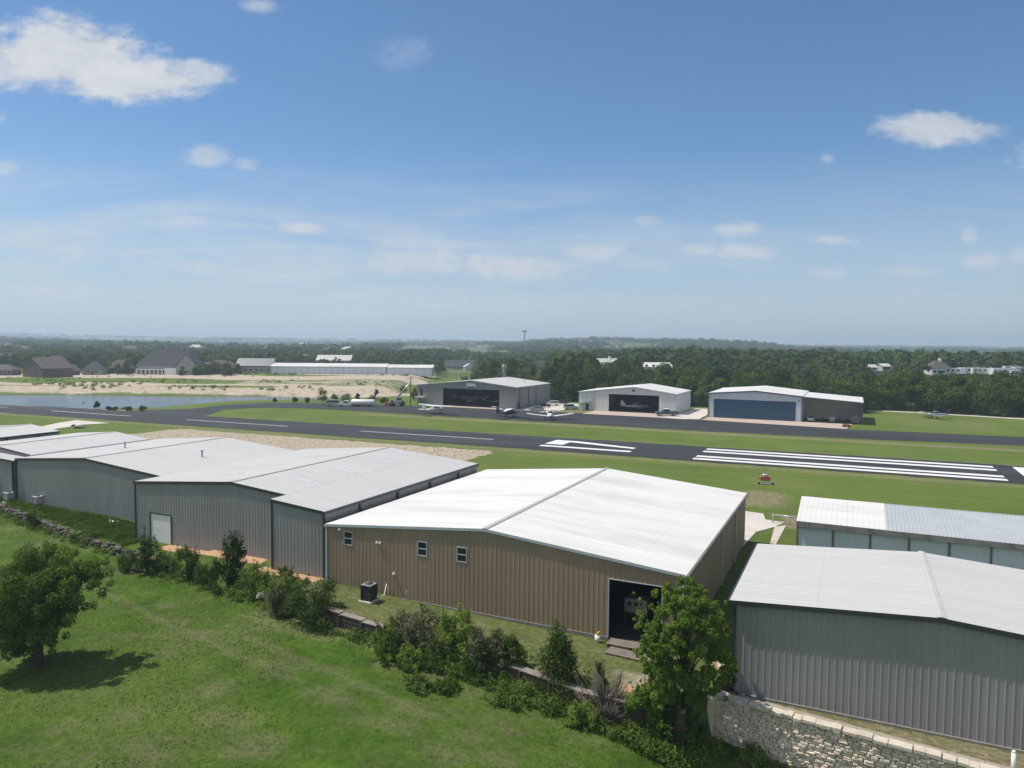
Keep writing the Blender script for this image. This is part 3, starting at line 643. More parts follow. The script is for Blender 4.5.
while x < tx1-1:
    w = 3.45; f = MB(); f.box(x+.1, x+w-.1, ty0, ty0+.08, -.2, tz-.45); f.build('door', M['door_fibre'], th)
    f = MB(); f.box(x-.08, x+.08, ty0-.1, ty0+.14, -.4, tz-.3); f.build('post', M['rust'], th); x += w
f = MB(); f.box(tx0, tx1, ty0-.04, ty0-.005, tz-.62, tz-.46); f.build('header_strip', M['wall_tan'], th)

# --- hangars across the runway
def far_hangar(name, label, x0, x1, xr, y0, y1, zl, zr, zR, op, wall, roofm, trim, inner=M['dark']):
    root = empty(name, (0, 0, 0), 0, label, 'hangar')
    zt = lambda x: zl+(zr-zl)*(x-x0)/(xr-x0) if x < xr else zr+(zR-zr)*(x-xr)/(x1-xr)
    w = MB(); hz = [(op[0]-x0, op[1]-x0, -1, op[2])]
    ribbed(w, (x0, y0), (x1, y0), -.5, lambda s: zt(x0+s), hz, .9, .03); ribbed(w, (x1, y0), (x1, y1), -.5, lambda s: zR, (), .9, .03)
    ribbed(w, (x1, y1), (x0, y1), -.5, lambda s: zt(x1-s), (), .9, .03); ribbed(w, (x0, y1), (x0, y0), -.5, lambda s: zl, (), .9, .03)
    w.build('wall', wall, root)
    r = MB(); roof_slope(r, x0-.2, xr, zl+.1, zr+.15, y0-.3, y1+.3, .9); roof_slope(r, xr, x1+.2, zr+.15, zR+.1, y0-.3, y1+.3, .9); rf = r.build('roof', roofm, root)
    t = MB()
    for a, b in ((x0-.2, xr), (xr, x1+.2)): t.quad((a, y0-.34, zt(a)-.22), (b, y0-.34, zt(b)-.22), (b, y0-.34, zt(b)+.16), (a, y0-.34, zt(a)+.16))
    for cx, cy in ((x0, y0), (x1, y0), (x1, y1)): t.box(cx-.12, cx+.12, cy-.12, cy+.12, -.5, zt(cx)-.05)
    t.box(x1+.2, x1+.36, y0-.3, y1+.3, zR-.25, zR+.02)
    t.build('trim', trim, root)
    i = MB(); i.box(x0+.2, x1-.2, y1-.5, y1-.3, 0, zl-.3); i.box(x0+.2, x1-.2, y0+.3, y1-.3, -.3, .08); i.build('interior', inner, root)
    return root, zt
hg, ztg = far_hangar('far_hangar', 'taupe hangar across the runway with wide open black doorway and blue sign above', -138.3, -100.3, -117.0, 216.8, 246, 6.8, 8.9, 7.1, (-128.1, -106.5, 6.05), M['wall_far'], M['roof_galv2'], M['wall_far'])
f = MB(); f.box(-118.6, -115.2, 216.35, 216.45, 6.5, 8.0); sg = f.build('sign', M['wall_pale'], hg)
f = MB(); f.box(-118.3, -115.5, 216.3, 216.345, 6.55, 7.0); f.build('sign_stripe', M['navy'], sg)
f = MB(); f.box(-137.2, -136.3, 216.7, 216.76, 3.2, 5.6); f.build('window', M['glass'], hg)
f = MB(); f.box(-137.0, -136.0, 216.68, 216.76, .05, 2.2); f.build('door', M['black'], hg)
f = MB(); slab(f, -138.4, -135.2, 2.75, 2.75, 215.2, 216.75, .15); f.tube([(-138.2, 215.3, 0), (-138.2, 215.3, 2.7)], .06); f.tube([(-135.4, 215.3, 0), (-135.4, 215.3, 2.7)], .06); f.build('awning', M['white'], hg)
for y in (219.5, 226.5, 233):
    f = MB(); f.box(-100.28, -100.1, y-.15, y+.15, 0, 6.9); f.build('downspout', M['bluetrim'], hg)
f = MB(); f.box(-100.26, -100.18, 218.0, 219.0, .05, 2.2); f.build('side_door', M['black'], hg)
f = MB(); f.tube([(-106, 236, 7.4), (-106, 236, 8.9)], .12, 8); f.build('flue', M['silver'], hg)
hw, ztw = far_hangar('far_hangar', 'white hangar across the runway with black open doorway and pickup truck parked outside', -76.3, -49.6, -63.0, 225.0, 246.0, 6.55, 8.1, 6.3, (-71.3, -55.0, 5.65), M['wall_white'], M['roof_white'], M['light_trim'])
f = MB(); ribbed(f, (-81.8, 226), (-76.35, 226), -.5, lambda s: 5.9+s*.1, (), .9, .03); ribbed(f, (-81.8, 246), (-81.8, 226), -.5, lambda s: 5.9, (), .9, .03); f.build('lean_to_wall', M['wall_white'], hw)
f = MB(); roof_slope(f, -82.1, -76.4, 6.0, 6.6, 225.4, 246.2, .9); f.build('lean_to_roof', M['roof_white'], hw)
f = MB(); f.box(-79.4, -78.4, 225.9, 225.97, .05, 2.1); f.build('side_door', M['black'], hw)
f = MB(); slab(f, -81.6, -77.8, 2.5, 2.9, 224.3, 225.95, .12); f.tube([(-81.4, 224.4, 0), (-81.4, 224.4, 2.45)], .07); f.build('awning', M['light_trim'], hw)
f = MB(); f.box(-63.5, -62.7, 224.5, 224.62, 6.7, 7.3); f.build('lamp', M['black'], hw)
hb, ztbl = far_hangar('far_hangar', 'pale blue hangar with large closed navy blue door and open lean-to shed', -39.4, -13.3, -26.0, 222.0, 250.0, 7.25, 8.35, 7.2, (-37.8, -14.9, 5.65), M['wall_pale'], M['roof_white'], M['bluetrim'])
f = MB(); f.box(-37.8, -14.9, 222.05, 222.2, .0, 5.65)
for k in range(1, 12): f.box(-37.8, -14.9, 222.0, 222.04, k*.47-.02, k*.47+.02)
f.box(-37.8, -14.9, 221.98, 222.04, 2.75, 2.83); f.build('hangar_door', M['bluedoor'], hb)
f = MB(); roof_slope(f, -13.0, 2.4, 7.2, 6.15, 221.7, 245.3, .9); f.build('shed_roof', M['roof_white'], hb)
f = MB(); f.quad((-13.0, 221.66, 6.85), (2.4, 221.66, 5.8), (2.4, 221.66, 6.2), (-13.0, 221.66, 7.25)); f.box(2.0, 2.35, 221.8, 222.1, -.3, 5.9); f.box(2.1, 2.3, 245, 245.2, -.3, 5.9); f.box(2.42, 2.56, 221.7, 245, 5.8, 6.05); f.build('shed_frame', M['bluetrim'], hb)
f = MB(); ribbed(f, (2.1, 234), (-13.2, 234), -.3, lambda s: 6.1, (), .9, .03); f.build('shed_back_wall', M['wall_tan'], hb)
f = MB(); f.quad((2.2, 226, -.3), (2.2, 234, -.3), (2.2, 234, 5.7), (2.2, 226, 5.7)); f.build('shed_side_wall', M['bluetrim'], hb)
for x in (-39.0, -14.0):
    f = MB(); f.box(x-.15, x+.15, 221.6, 221.9, 5.9, 6.2); f.build('wall_light', M['black'], hb)

# ------------------------------------------------------------------ walls along the field edge
def stone_wall():
    root = empty('stone_retaining_wall', (0, 0, 0), 0, 'tall dry-stacked limestone retaining wall with pale coping below charcoal hangar', 'wall')
    pts = [(-7.5, 46.1), (-1.1, 45.15), (6.8, 44.05), (30, 41.4)]
    mb = MB(); cp = MB(); bk = MB()
    pl = np.array(pts); seg = np.hypot(*np.diff(pl, axis=0).T); cum = np.concatenate([[0], np.cumsum(seg)]); Lt = cum[-1]
    def P(s): return np.array([np.interp(s, cum, pl[:, 0]), np.interp(s, cum, pl[:, 1])])
    dirv = (pl[-1]-pl[0])/np.linalg.norm(pl[-1]-pl[0]); nr = np.array([dirv[1], -dirv[0]])
    z = -3.6; 
    def stone(s, zc, w, h):
        c = P(s+w/2)-np.array([0, .0])
        M4 = Matrix.Translation((c[0]-nr[0]*.12, c[1]-nr[1]*.12, zc+h/2-.0)) @ Matrix.Rotation(math.atan2(dirv[1], dirv[0])+random.uniform(-.05, .05), 4, 'Z') @ Matrix.Rotation(random.uniform(-.05, .05), 4, 'Y')
        a, b = w/2-.012, h/2-.009; d0 = random.uniform(.16, .30)
        vs = []
        for (u, v) in ((-1, -1), (1, -1), (1, 1), (-1, 1)):
            vs.append(Vector((u*a*random.uniform(.88, 1.0), -d0+.05, v*b*random.uniform(.82, 1.0))))
        for (u, v) in ((-1, -1), (1, -1), (1, 1), (-1, 1)): vs.append(Vector((u*a*.72+random.uniform(-.03, .03), -d0-.0, v*b*.66)))
        for (u, v) in ((-1, -1), (1, -1), (1, 1), (-1, 1)): vs.append(Vector((u*a, .1, v*b)))
        vs = [M4 @ v for v in vs]
        fs = [(4, 5, 6, 7)]+[(i, (i+1) % 4, 4+(i+1) % 4, 4+i) for i in range(4)]+[(8+i, 8+(i+1) % 4, (i+1) % 4, i) for i in range(4)]
        mb.add(vs, fs)
    while z < -.2:
        h = random.uniform(.11, .21); s = random.uniform(-.3, 0)
        if z+h > -.16: h = -.16-z
        while s < Lt:
            w = random.uniform(.22, .62); ss = max(s, 0)
            if h > .17 and random.random() < .3: stone(ss, z, w, h*.5); stone(ss, z+h*.5, w, h*.5)
            else: stone(ss, z, w, h)
            s += w
        z += h
    mb.build('stonework', M['stone'], root)
    s = 0
    while s < Lt:
        w = random.uniform(.35, .9); c = P(s+w/2); M4 = Matrix.Translation((c[0]+random.uniform(-.05, .05), c[1]+random.uniform(-.07, .07), -.08+random.uniform(-.06, .04))) @ Matrix.Rotation(math.atan2(dirv[1], dirv[0]), 4, 'Z')
        cp.box(-w/2+.012, w/2-.012, -.24, .42, -.09, .08, 0, M4); s += w
    cp.build('coping', M['coping'], root)
    for a, b in zip(pts[:-1], pts[1:]):
        d = Vector((b[0]-a[0], b[1]-a[1], 0)); n = Vector((d.y, -d.x, 0)).normalized()
        A, B = Vector((*a, 0)), Vector((*b, 0))
        q = [A, B, B-n*1.05, A-n*1.05]
        bk.add([(p.x, p.y, -3.8) for p in q]+[(p.x, p.y, -.15) for p in q], [(0, 1, 5, 4), (1, 2, 6, 5), (2, 3, 7, 6), (3, 0, 4, 7), (4, 5, 6, 7)])
    bk.build('core', M['mortar'], root)
    # end return stones
    e = MB(); zz = -3.6
    while zz < -.18:
        h = random.uniform(.18, .3); e.box(-7.74, -7.4, 45.65+random.uniform(0, .06), 46.6, zz+.01, min(zz+h, -.16)); zz += h
    e.build('end_stones', M['stone'], root); rebase(root, (-7.9, 45.5, -3.2))
stone_wall()

def rubble_wall():
    root = empty('rubble_wall', (0, 0, 0), 0, 'low crumbling grey rubble wall between weeds and the lawn on the left', 'wall')
    mb = MB()
    xx = -112.0
    while xx < -62:
        y = float(np.interp(xx, CURB[:, 0], CURB[:, 1])); zf = float(gz(xx, y-.6))
        for k in range(3):
            r = random.uniform(.22, .42); cx = xx+random.uniform(-.3, .3); cy = y-.25+random.uniform(-.3, .3); cz = zf+.15+k*.28+random.uniform(-.1, .1)
            me = bmesh.new(); bmesh.ops.create_icosphere(me, subdivisions=1, radius=r)
            sx, sy, sz = random.uniform(.8, 1.4), random.uniform(.7, 1.1), random.uniform(.5, .8)
            vs = [(cx+v.co.x*sx*random.uniform(.8, 1.15), cy+v.co.y*sy*random.uniform(.8, 1.15), cz+v.co.z*sz*random.uniform(.8, 1.15)) for v in me.verts]
            me.verts.index_update(); mb.add(vs, [[v.index for v in fc.verts] for fc in me.faces]); me.free()
        xx += random.uniform(.42, .62)
    mb.build('stones', M['rubble'], root); rebase(root, (-90, 55, -.6))
rubble_wall()

def timber_wall():
    root = empty('timber_retaining_wall', (0, 0, 0), 0, 'low weathered timber retaining wall along the lawn edge below the brown hangar', 'wall')
    xa = np.arange(-39, -9.5, 2.4)
    for xl in xa:
        xr = min(xl+2.38, -8.6); ya, yb = [float(np.interp(x, CURB[:, 0], CURB[:, 1])) for x in (xl, xr)]
        an = math.atan2(yb-ya, xr-xl); L = math.hypot(yb-ya, xr-xl); zf = min(float(gz((xl+xr)/2, (ya+yb)/2-1.0)), -.9)
        M4 = Matrix.Translation((xl, ya-.45, 0)) @ Matrix.Rotation(an, 4, 'Z'); top = float(gz((xl+xr)/2, (ya+yb)/2+.8))+.12
        b = MB(); z = zf-.3; n = max(3, int((top-z)/.24)+1); h = (top-z)/n
        for k in range(n): b.box(.01, L-.01, -.1+random.uniform(-.02, .02), .12, z+k*h+.008, z+(k+1)*h-.008, 0, M4)
        b.build('timber', M['wood'], root)
        b = MB(); b.box(0, L-.01, -.17, .45, top, top+.06, 0, M4); b.build('cap_board', M['woodlt'], root)
        b = MB(); b.box(-.08, .08, -.28, -.11, zf-.3, top, 0, M4); b.build('post', M['wood'], root)
    rebase(root, (-30, 45.5, -.5))
timber_wall()
for r_, l_ in ((brown, (-26.5, 51.6, 0)), (g3, (-57, 54.4, 0)), (gB, (-87, 59.8, 0)), (gA, (-110, 62, 0)), (g0, (-133, 65, 0)), (gR, (4.9, 47.35, 0)), (th, (18, 81.4, 0)), (hg, (-117, 216.8, 0)), (hw, (-63, 225, 0)), (hb, (-26, 222, 0))): rebase(r_, l_)

# ------------------------------------------------------------------ small things near the hangars
def ac_unit(loc, rz, label, s=1.0, group=None, top=None, cab=None):
    r = empty('air_conditioner', loc, rz, label, 'air conditioner', group)
    f = MB(); f.box(-.62*s, .62*s, -.62*s, .62*s, -.25, .12); f.build('pad', M['concrete_lt'], r)
    f = MB(); s2 = s*1.3; f.box(-.42*s, .42*s, -.42*s, .42*s, .13, 1.02*s2)
    for sx in (-1, 1):
        for sy in (-1, 1): f.box(sx*.45*s-.04, sx*.45*s+.04, sy*.45*s-.04, sy*.45*s+.04, .12, 1.06*s2)
    f.build('coil_cabinet', cab or M['black'], r)
    f = MB(); f.box(-.47*s, .47*s, -.47*s, .47*s, 1.06*s2, 1.12*s2); f.build('top_cover', top or M['silver'], r)
    f = MB(); f.tube([(0, 0, 1.12*s2), (0, 0, 1.16*s2)], .33*s, 16); f.build('fan_guard', M['grey_trim'], r)
    f = MB(); f.tube([(.46*s, .3*s, .4*s), (.8*s, .4*s, .3*s), (.85*s, .95*s, .35*s), (.85*s, 1.3*s, 1.2*s)], .035); f.build('pipe', M['white'], r)
    return r
p = at(369, 601); ac_unit(p, 0, 'dark air conditioner on concrete pad beside the brown hangar wall', 1.02)
for px, py, lab in ((38, 506.5, 'white-topped air conditioner in tall grass, second from the left edge'), (9, 502.5, 'white-topped air conditioner against the far left grey wall')):
    p = at(px, py); ac_unit(p, 0, lab, .95, 'air conditioners by the grey wall', M['white'], M['silver'])
lr = empty('louvre_window', (-105.9, 59.4, 0), 0, 'white slatted louvre frame on grey wall at left photo edge', 'louvre')
f = MB(); f.box(-.9, -.8, -.1, .05, 1.4, 3.6); f.box(.8, .9, -.1, .05, 1.4, 3.6); f.build('frame', M['white'], lr)
f = MB()
for k in range(4): f.box(-.79, .79, -.1, .05, 1.45+k*.65, 1.62+k*.65)
f.build('slats', M['white'], lr)
f = MB(); f.box(-.79, .79, .0, .04, 1.4, 3.6); f.build('pane', M['glass'], lr)

# white bucket, pallets, steps and cabinet by the brown hangar's doorway
p = (-16.75, 51.0, -.3)
r = empty('bucket', p, 0, 'white bucket with yellow rag at the doorway corner', 'bucket'); r.scale = (.72, .72, .7)
f = MB(); f.tube([(0, 0, 0), (0, 0, .75)], [.26, .3], 12); f.build('pail', M['white'], r)
f = MB(); f.loft([(-.15, 0, .82, .05, .04), (.0, 0, .95, .24, .18), (.22, .1, 1.05, .08, .2)], 8); f.build('rag', M['yellow'], r)
for i, (x, y, z, a, lab) in enumerate([(-14.2, 51.05, -.28, .02, 'weathered wooden pallet stepping down from the dark doorway'), (-13.9, 49.7, -.42, -.05, 'broken wooden pallet lying in grass farthest from the doorway')]):
    r = empty('pallet', (x, y, z), a, lab, 'pallet', 'pallets below the doorway')
    f = MB()
    for k in range(5): f.box(-1.7, 1.7, -.52+k*.24, -.36+k*.24, .2, .25)
    f.build('deck_boards', M['woodlt'], r)
    f = MB()
    for k in (-1.6, 0, 1.6): f.box(k-.06, k+.06, -.55, .62, 0, .2)
    f.build('stringers', M['wood'], r)
r = empty('workshop_cabinet', (-15.0, 55.6, -.08), 0, 'pale grey machine cabinet standing in the dark doorway', 'cabinet')
f = MB(); f.box(-.9, .9, -.5, .5, .9, 2.0); f.build('body', M['silver'], r)
f = MB(); f.box(-1.0, 1.0, -.6, .6, .75, .88); f.box(-.95, -.8, -.5, .5, 0, .75); f.box(.8, .95, -.5, .5, 0, .75); f.build('bench', M['wood'], r)
f = MB()
for k in (-.5, 0.05, .55): f.tube([(k, -.52, 1.6), (k, -.55, 1.6)], .17, 12)
f.build('dials', M['black'], r)
# airfield equipment trolley
p = at(765, 484)
r = empty('equipment_trolley', p, R(12), 'orange and white airfield equipment trolley on grass beside the runway stripes', 'trolley'); r.scale = (.72, .72, .8)
f = MB()
for sx in (-1.1, 1.1):
    for sy in (-.6, .6): f.box(sx-.07, sx+.07, sy-.07, sy+.07, 0, 1.5)
f.box(-1.6, 1.6, -.7, -.55, .12, .26); f.box(-1.6, 1.6, .55, .7, .12, .26); f.build('frame', M['white'], r)
f = MB(); f.box(-1.2, 1.2, -.66, .6, .72, 1.15); f.build('lower_panel', M['orange'], r)
f = MB(); f.box(-1.35, 1.2, -.68, .64, 1.22, 1.5); f.build('upper_panel', M['orange'], r)
f = MB(); f.loft([(-.7, 0, 1.7, .2, .15), (-.4, 0, 1.75, .45, .3), (.4, 0, 1.75, .45, .3), (.7, 0, 1.7, .2, .15)], 10); f.build('generator', M['silver'], r)
f = MB()
for sx in (-1.35, 1.5): f.tube([(sx, -.85, .25), (sx, -.72, .25)], .25, 12)
f.build('wheels', M['black'], r)
# pipe barrier between the concrete pad and the hangar row
r = empty('pipe_barrier', (-8.6, 94.4, 0), 0, 'grey pipe barrier running from the concrete pad to the blue-grey row', 'barrier')
f = MB(); f.tube([(0, 0, 1.0), (3.9, -.4, 1.0)], .09, 8); f.build('rail', M['silver'], r)
for k in (0, 2.0, 3.9):
    f = MB(); f.tube([(k, -k*.1, -.1), (k, -k*.1, 1.05)], .07, 8); f.build('post', M['silver'], r)
r = empty('marker_post', at(1013, 771, 0), 0, 'white marker post at the bottom right corner beside charcoal hangar', 'post')
f = MB(); f.tube([(0, 0, -.3), (0, 0, 1.05)], .11, 10); f.build('shaft', M['white'], r)
f = MB(); f.tube([(0, 0, 1.05), (0, 0, 1.12)], [.125, .06], 10); f.build('cap', M['white'], r)
# rubble heap, tarp
def heap(loc, n, rr, mat, name, label, cat, flat=.6):
    mb = MB()
    for _ in range(n):
        b = bmesh.new(); bmesh.ops.create_icosphere(b, subdivisions=1, radius=random.uniform(.5, 1)*rr)
        a = random.uniform(0, 6.28); d = random.random()*rr*2.2; q = Matrix.Rotation(random.uniform(0, 6), 4, 'Z')
        b.verts.index_update()
        mb.add([(q @ v.co).to_3d()*random.uniform(.8, 1.1)+Vector((math.cos(a)*d, math.sin(a)*d*.6, rr*.35*flat)) for v in b.verts], [[v.index for v in fc.verts] for fc in b.faces]); b.free()
    o = mb.build(name, mat); o.location = loc; tag(o, label, cat); return o
heap(at(266, 596), 14, .36, M['concrete'], 'stone_heap', 'pale stone heap under bushes left of the large round bush', 'stone heap')
heap(at(113, 522), 6, .32, M['white'], 'tarpaulin', 'crumpled white tarpaulin in weeds against plain grey wall', 'tarpaulin')
heap((-7.1, 50.5, -.2), 9, .4, M['coping'], 'stone_heap', 'white stones beside the charcoal hangar corner behind the leafy tree', 'stone heap')
p = at(79, 428.2)
r = empty('flatbed_trailer', p, R(20), 'dark brown flatbed trailer on grass beside the pale concrete path', 'trailer'); r.scale = (.62, .62, .62)
f = MB(); f.box(-2.6, 2.6, -1.1, 1.1, .6, .95); f.box(-2.6, -2.5, -1.1, 1.1, .95, 1.5); f.box(2.6, 3.8, -.06, .06, .62, .74); f.build('bed', M['rust'], r)
for sx in (-.6, .4):
    for sy in (-1.2, 1.2):
        f = MB(); f.tube([(sx, sy-.1, .38), (sx, sy+.1, .38)], .38, 12); f.build('wheel', M['black'], r)

# ------------------------------------------------------------------ vehicles
def wheel_set(root, xs2, w, rad):
    for x in xs2:
        for sy in (-1, 1):
            f = MB(); f.tube([(x, sy*w-.11, rad), (x, sy*w+.11, rad)], rad, 14); o = f.build('wheel', M['black'], root)
            f = MB(); f.tube([(x, sy*(w+.115)-.01, rad), (x, sy*(w+.115)+.01, rad)], rad*.6, 10); f.build('rim', M['silver'], o)
def car(kind_, paint_, loc, rz, label, group='cars parked between the hangars', cat='car', name='parked_car', roofp=None, sc=1.0):
    r = empty(name, loc, rz, label, cat, group); r.scale = (sc, sc, sc)
    if kind_ == 'sedan':
        L2, w, prof = 2.3, .9, [(-2.3, .3), (2.25, .3), (2.32, .62), (2.2, .78), (1.05, .95), (-1.5, 1.0), (-2.25, .95), (-2.32, .6)]
        cab = [(1.05, .94), (.35, 1.4), (-.85, 1.42), (-1.65, .98)]; roof = (-.8, .32, 1.41, 1.46); ax = (-1.4, 1.4); rad = .33
    elif kind_ == 'suv':
        L2, w, prof = 2.4, .97, [(-2.4, .35), (2.35, .35), (2.42, .7), (2.3, .95), (1.2, 1.08), (-2.35, 1.1), (-2.42, .6)]
        cab = [(1.2, 1.07), (.5, 1.68), (-2.0, 1.70), (-2.36, 1.08)]; roof = (-1.98, .48, 1.69, 1.75); ax = (-1.45, 1.45); rad = .38
    elif kind_ == 'pickup':
        L2, w, prof = 2.9, 1.0, [(-2.9, .45), (2.85, .45), (2.92, .8), (2.8, 1.05), (1.45, 1.16), (-.75, 1.18), (-.75, .8), (-2.8, .8), (-2.8, 1.18), (-2.92, 1.16)]
        cab = [(1.45, 1.15), (.85, 1.82), (-.5, 1.85), (-.75, 1.17)]; roof = (-.48, .83, 1.84, 1.90); ax = (-1.8, 1.85); rad = .42
    else:   # van
        L2, w, prof = 2.8, 1.0, [(-2.8, .4), (2.7, .4), (2.8, .8), (2.55, 1.1), (2.0, 1.3), (-2.8, 1.3)]
        cab = [(2.0, 1.29), (1.4, 2.1), (-2.75, 2.15), (-2.8, 1.29)]; roof = (-2.7, 1.38, 2.14, 2.22); ax = (-1.7, 1.75); rad = .38
    if kind_ == 'pickup':
        f = MB(); f.prism([(-2.9, .45), (2.85, .45), (2.92, .8), (2.8, 1.05), (1.45, 1.16), (-.75, 1.18), (-.75, .8), (-2.9, .8)], -w, w, 0)
        f.box(-2.9, -.76, -w, -w+.1, .81, 1.18); f.box(-2.9, -.76, w-.1, w, .81, 1.18); f.box(-2.9, -2.8, -w+.11, w-.11, .81, 1.16)
    else: f = MB(); f.prism(prof, -w, w, 0)
    f.build('body', paint_, r)
    f = MB(); f.prism(cab, -w+.06, w-.06, 0, (cab[0][1], .22)); f.build('windows', M['glass'], r)
    f = MB(); k = (roof[2]-cab[0][1])*.22; f.box(roof[0], roof[1], -w+.08+k, w-.08-k, roof[2]-.03, roof[3])
    for sy in (-1, 1):
        for i in (0, -1):
            a, b = (cab[0], cab[1]) if i == 0 else (cab[3], cab[2])
            f.tube([(a[0], sy*(w-.05), a[1]), (b[0], sy*(w-.05-k), b[1])], .05, 4)
    f.build('roof', roofp or paint_, r)
    for sy in (-1, 1):
        f = MB(); f.box(L2-.06, L2+.05, sy*w*.72-.18, sy*w*.72+.18, .66, .82); f.build('headlight', M['lamp'], r)
        f = MB(); f.box(-L2-.05, -L2+.04, sy*w*.8-.13, sy*w*.8+.13, .7, .92); f.build('taillight', M['redlens'], r)
    wheel_set(r, ax, w-.1, rad)
    return r
AWAY = math.atan2(HD[1], HD[0]); RGT = math.atan2(HL[1], HL[0])
car('sedan', M['silver'], at(537, 410.5), RGT+math.pi+R(-12), 'silver sedan parked nearest the taxiway beside taupe hangar')
car('sedan', M['carblack'], at(543.5, 407.2), RGT+math.pi+R(-25), 'black sedan parked just behind the silver sedan')
car('suv', M['white'], at(552, 405.8), RGT+math.pi+R(5), 'white sport utility car parked by the dark tree edge')
car('suv', M['carblack'], at(562, 404.2), RGT+math.pi+R(5), 'black sport utility car farthest back, right of the white one')
car('suv', M['silver'], at(571, 409.3), RGT+R(18), 'silver sport utility car beside the awning of the white hangar')
car('pickup', M['bluetrim'], at(667, 416), RGT+math.pi+R(-2), 'dark pickup with silver roof parked in front of the white hangar', None, 'pickup', 'pickup_truck', M['white'], 1.18)
car('sedan', M['white'], Vector((-11.0, 226.5, .05)), math.pi/2, 'pale car parked inside the open lean-to shed', None)
car('van', M['silver'], at(335, 406.3), RGT+R(4), 'grey van with dark windows parked left of the white pickup', 'vehicles lined up by the lake', 'van', 'parked_van')
car('pickup', M['white'], at(347, 406.3), RGT+math.pi, 'white pickup parked between the grey van and white tank', 'vehicles lined up by the lake', 'pickup', 'pickup_truck')
p = at(363, 406.5)
r = empty('tank_trailer', p, RGT, 'long white cylindrical fuel tank trailer beside the taxiway', 'tank trailer', 'vehicles lined up by the lake'); r.scale = (.88, .8, .74)
f = MB(); f.loft([(-4.6, 0, 2.0, .2, .2), (-4.4, 0, 2.0, 1.0, 1.0), (-4.0, 0, 2.0, 1.3, 1.3), (4.0, 0, 2.0, 1.3, 1.3), (4.4, 0, 2.0, 1.0, 1.0), (4.6, 0, 2.0, .2, .2)], 18); f.build('tank', M['white'], r)
f = MB(); f.box(-4.2, 4.2, -.6, .6, .5, .8); f.box(-4.0, -3.4, -.8, .8, .3, 1.2); f.build('chassis', M['grey_trim'], r)
for sx in (-2.6, -1.7, 2.4): 
    for sy in (-1.0, 1.0):
        f = MB(); f.tube([(sx, sy-.12, .45), (sx, sy+.12, .45)], .45, 12); f.build('wheel', M['black'], r)
p = at(398, 406)
r = empty('boom_machine', p, RGT, 'grey farm machine with raised diagonal boom beside the taupe hangar', 'machine')
f = MB(); f.box(-1.6, 1.4, -.9, .9, .7, 2.0); f.box(-.4, 1.2, -.8, .8, 2.0, 2.9); f.build('body', M['silver'], r)
f = MB(); f.box(-.3, 1.22, -.82, .82, 2.15, 2.75); f.build('cab_windows', M['glass'], r)
f = MB(); f.tube([(-1.0, 0, 2.2), (4.6, 0, 8.4)], .28, 6); f.tube([(-.4, 0, 1.8), (1.6, 0, 4.9)], .12, 6); f.build('boom', M['silver'], r)
for sx, rd in ((-1.5, .6), (1.4, .85)):
    for sy in (-1.1, 1.1):
        f = MB(); f.tube([(sx, sy-.2, rd), (sx, sy+.2, rd)], rd, 12); f.build('wheel', M['black'], r)
p = at(390.5, 406); r = empty('farm_tractor', p, RGT+2.6, 'small orange and grey tractor left of the boom machine', 'tractor')
f = MB(); f.box(-.2, 1.6, -.4, .4, .7, 1.5); f.build('bonnet', M['orange'], r)
f = MB(); f.box(-1.2, -.1, -.6, .6, .8, 1.3); f.box(-.9, -.5, -.4, .4, 1.3, 1.9); f.build('seat', M['black'], r)
for sx, rd in ((-.9, .75), (1.3, .45)):
    for sy in (-.8, .8):
        f = MB(); f.tube([(sx, sy-.18, rd), (sx, sy+.18, rd)], rd, 12); f.build('wheel', M['black'], r)
# things in the shed
p0 = Vector((-6.4, 226.3, .05))
for i, (x, y, lab) in enumerate([(-7.4, 227.5, 'dark motorcycle second from the pale car under the shed'), (-3.6, 226.6, 'dark motorcycle in middle of the open shed'), (-1.7, 226.4, 'dark motorcycle nearest the tan crate in the shed')]):
    r = empty('motorcycle', (x, y, .05), 1.2+i*.2, lab, 'motorcycle', 'motorcycles in the open shed')
    f = MB(); f.loft([(-.8, 0, .8, .1, .06), (-.4, 0, .85, .18, .14), (.3, 0, .95, .2, .2), (.7, 0, .9, .06, .08)], 8); f.build('body', M['carblack'] if i else M['silver'], r)
    f = MB(); f.tube([(.75, 0, .35), (.45, -.05, 1.1), (.4, -.35, 1.15)], .04); f.tube([(.45, .05, 1.1), (.4, .35, 1.15)], .04); f.build('handlebar', M['chrome'], r)
    for sx in (-.75, .8):
        f = MB(); f.tube([(sx, -.08, .36), (sx, .08, .36)], .36, 14); f.build('wheel', M['black'], r)
r = empty('wooden_crate', (.6, 226.5, .05), 0, 'tan wooden crate at the right end of the open shed', 'crate')
f = MB(); f.box(-1.1, 1.1, -.9, .9, .12, 2.0); f.box(-1.2, 1.2, -1, 1, 2.01, 2.1); f.build('box', M['woodlt'], r)
f = MB()
for k in (-1, 0, 1): f.box(k-.1, k+.1, -.95, .95, 0, .115)
f.build('runners', M['wood'], r)
r = empty('tool_chest', (-5.4, 226.2, .05), 0, 'grey tool chest between the motorcycles under the shed', 'tool chest')
f = MB(); f.box(-.7, .7, -.4, .4, .15, 1.35); f.build('cabinet', M['silver'], r)
f = MB()
for k in range(4): f.box(-.66, .66, -.44, -.405, .2+k*.28, .44+k*.28)
f.build('drawers', M['silver'], r)
p = at(846, 427.2); r = empty('ride_on_mower', p, RGT, 'small dark ride-on mower at the end of the pink concrete apron', 'mower')
f = MB(); f.prism([(-.7, .3), (.9, .3), (.95, .7), (.3, .8), (.2, .5), (-.2, .55), (-.3, .75), (-.7, .75)], -.4, .4); f.build('body', M['red'], r)
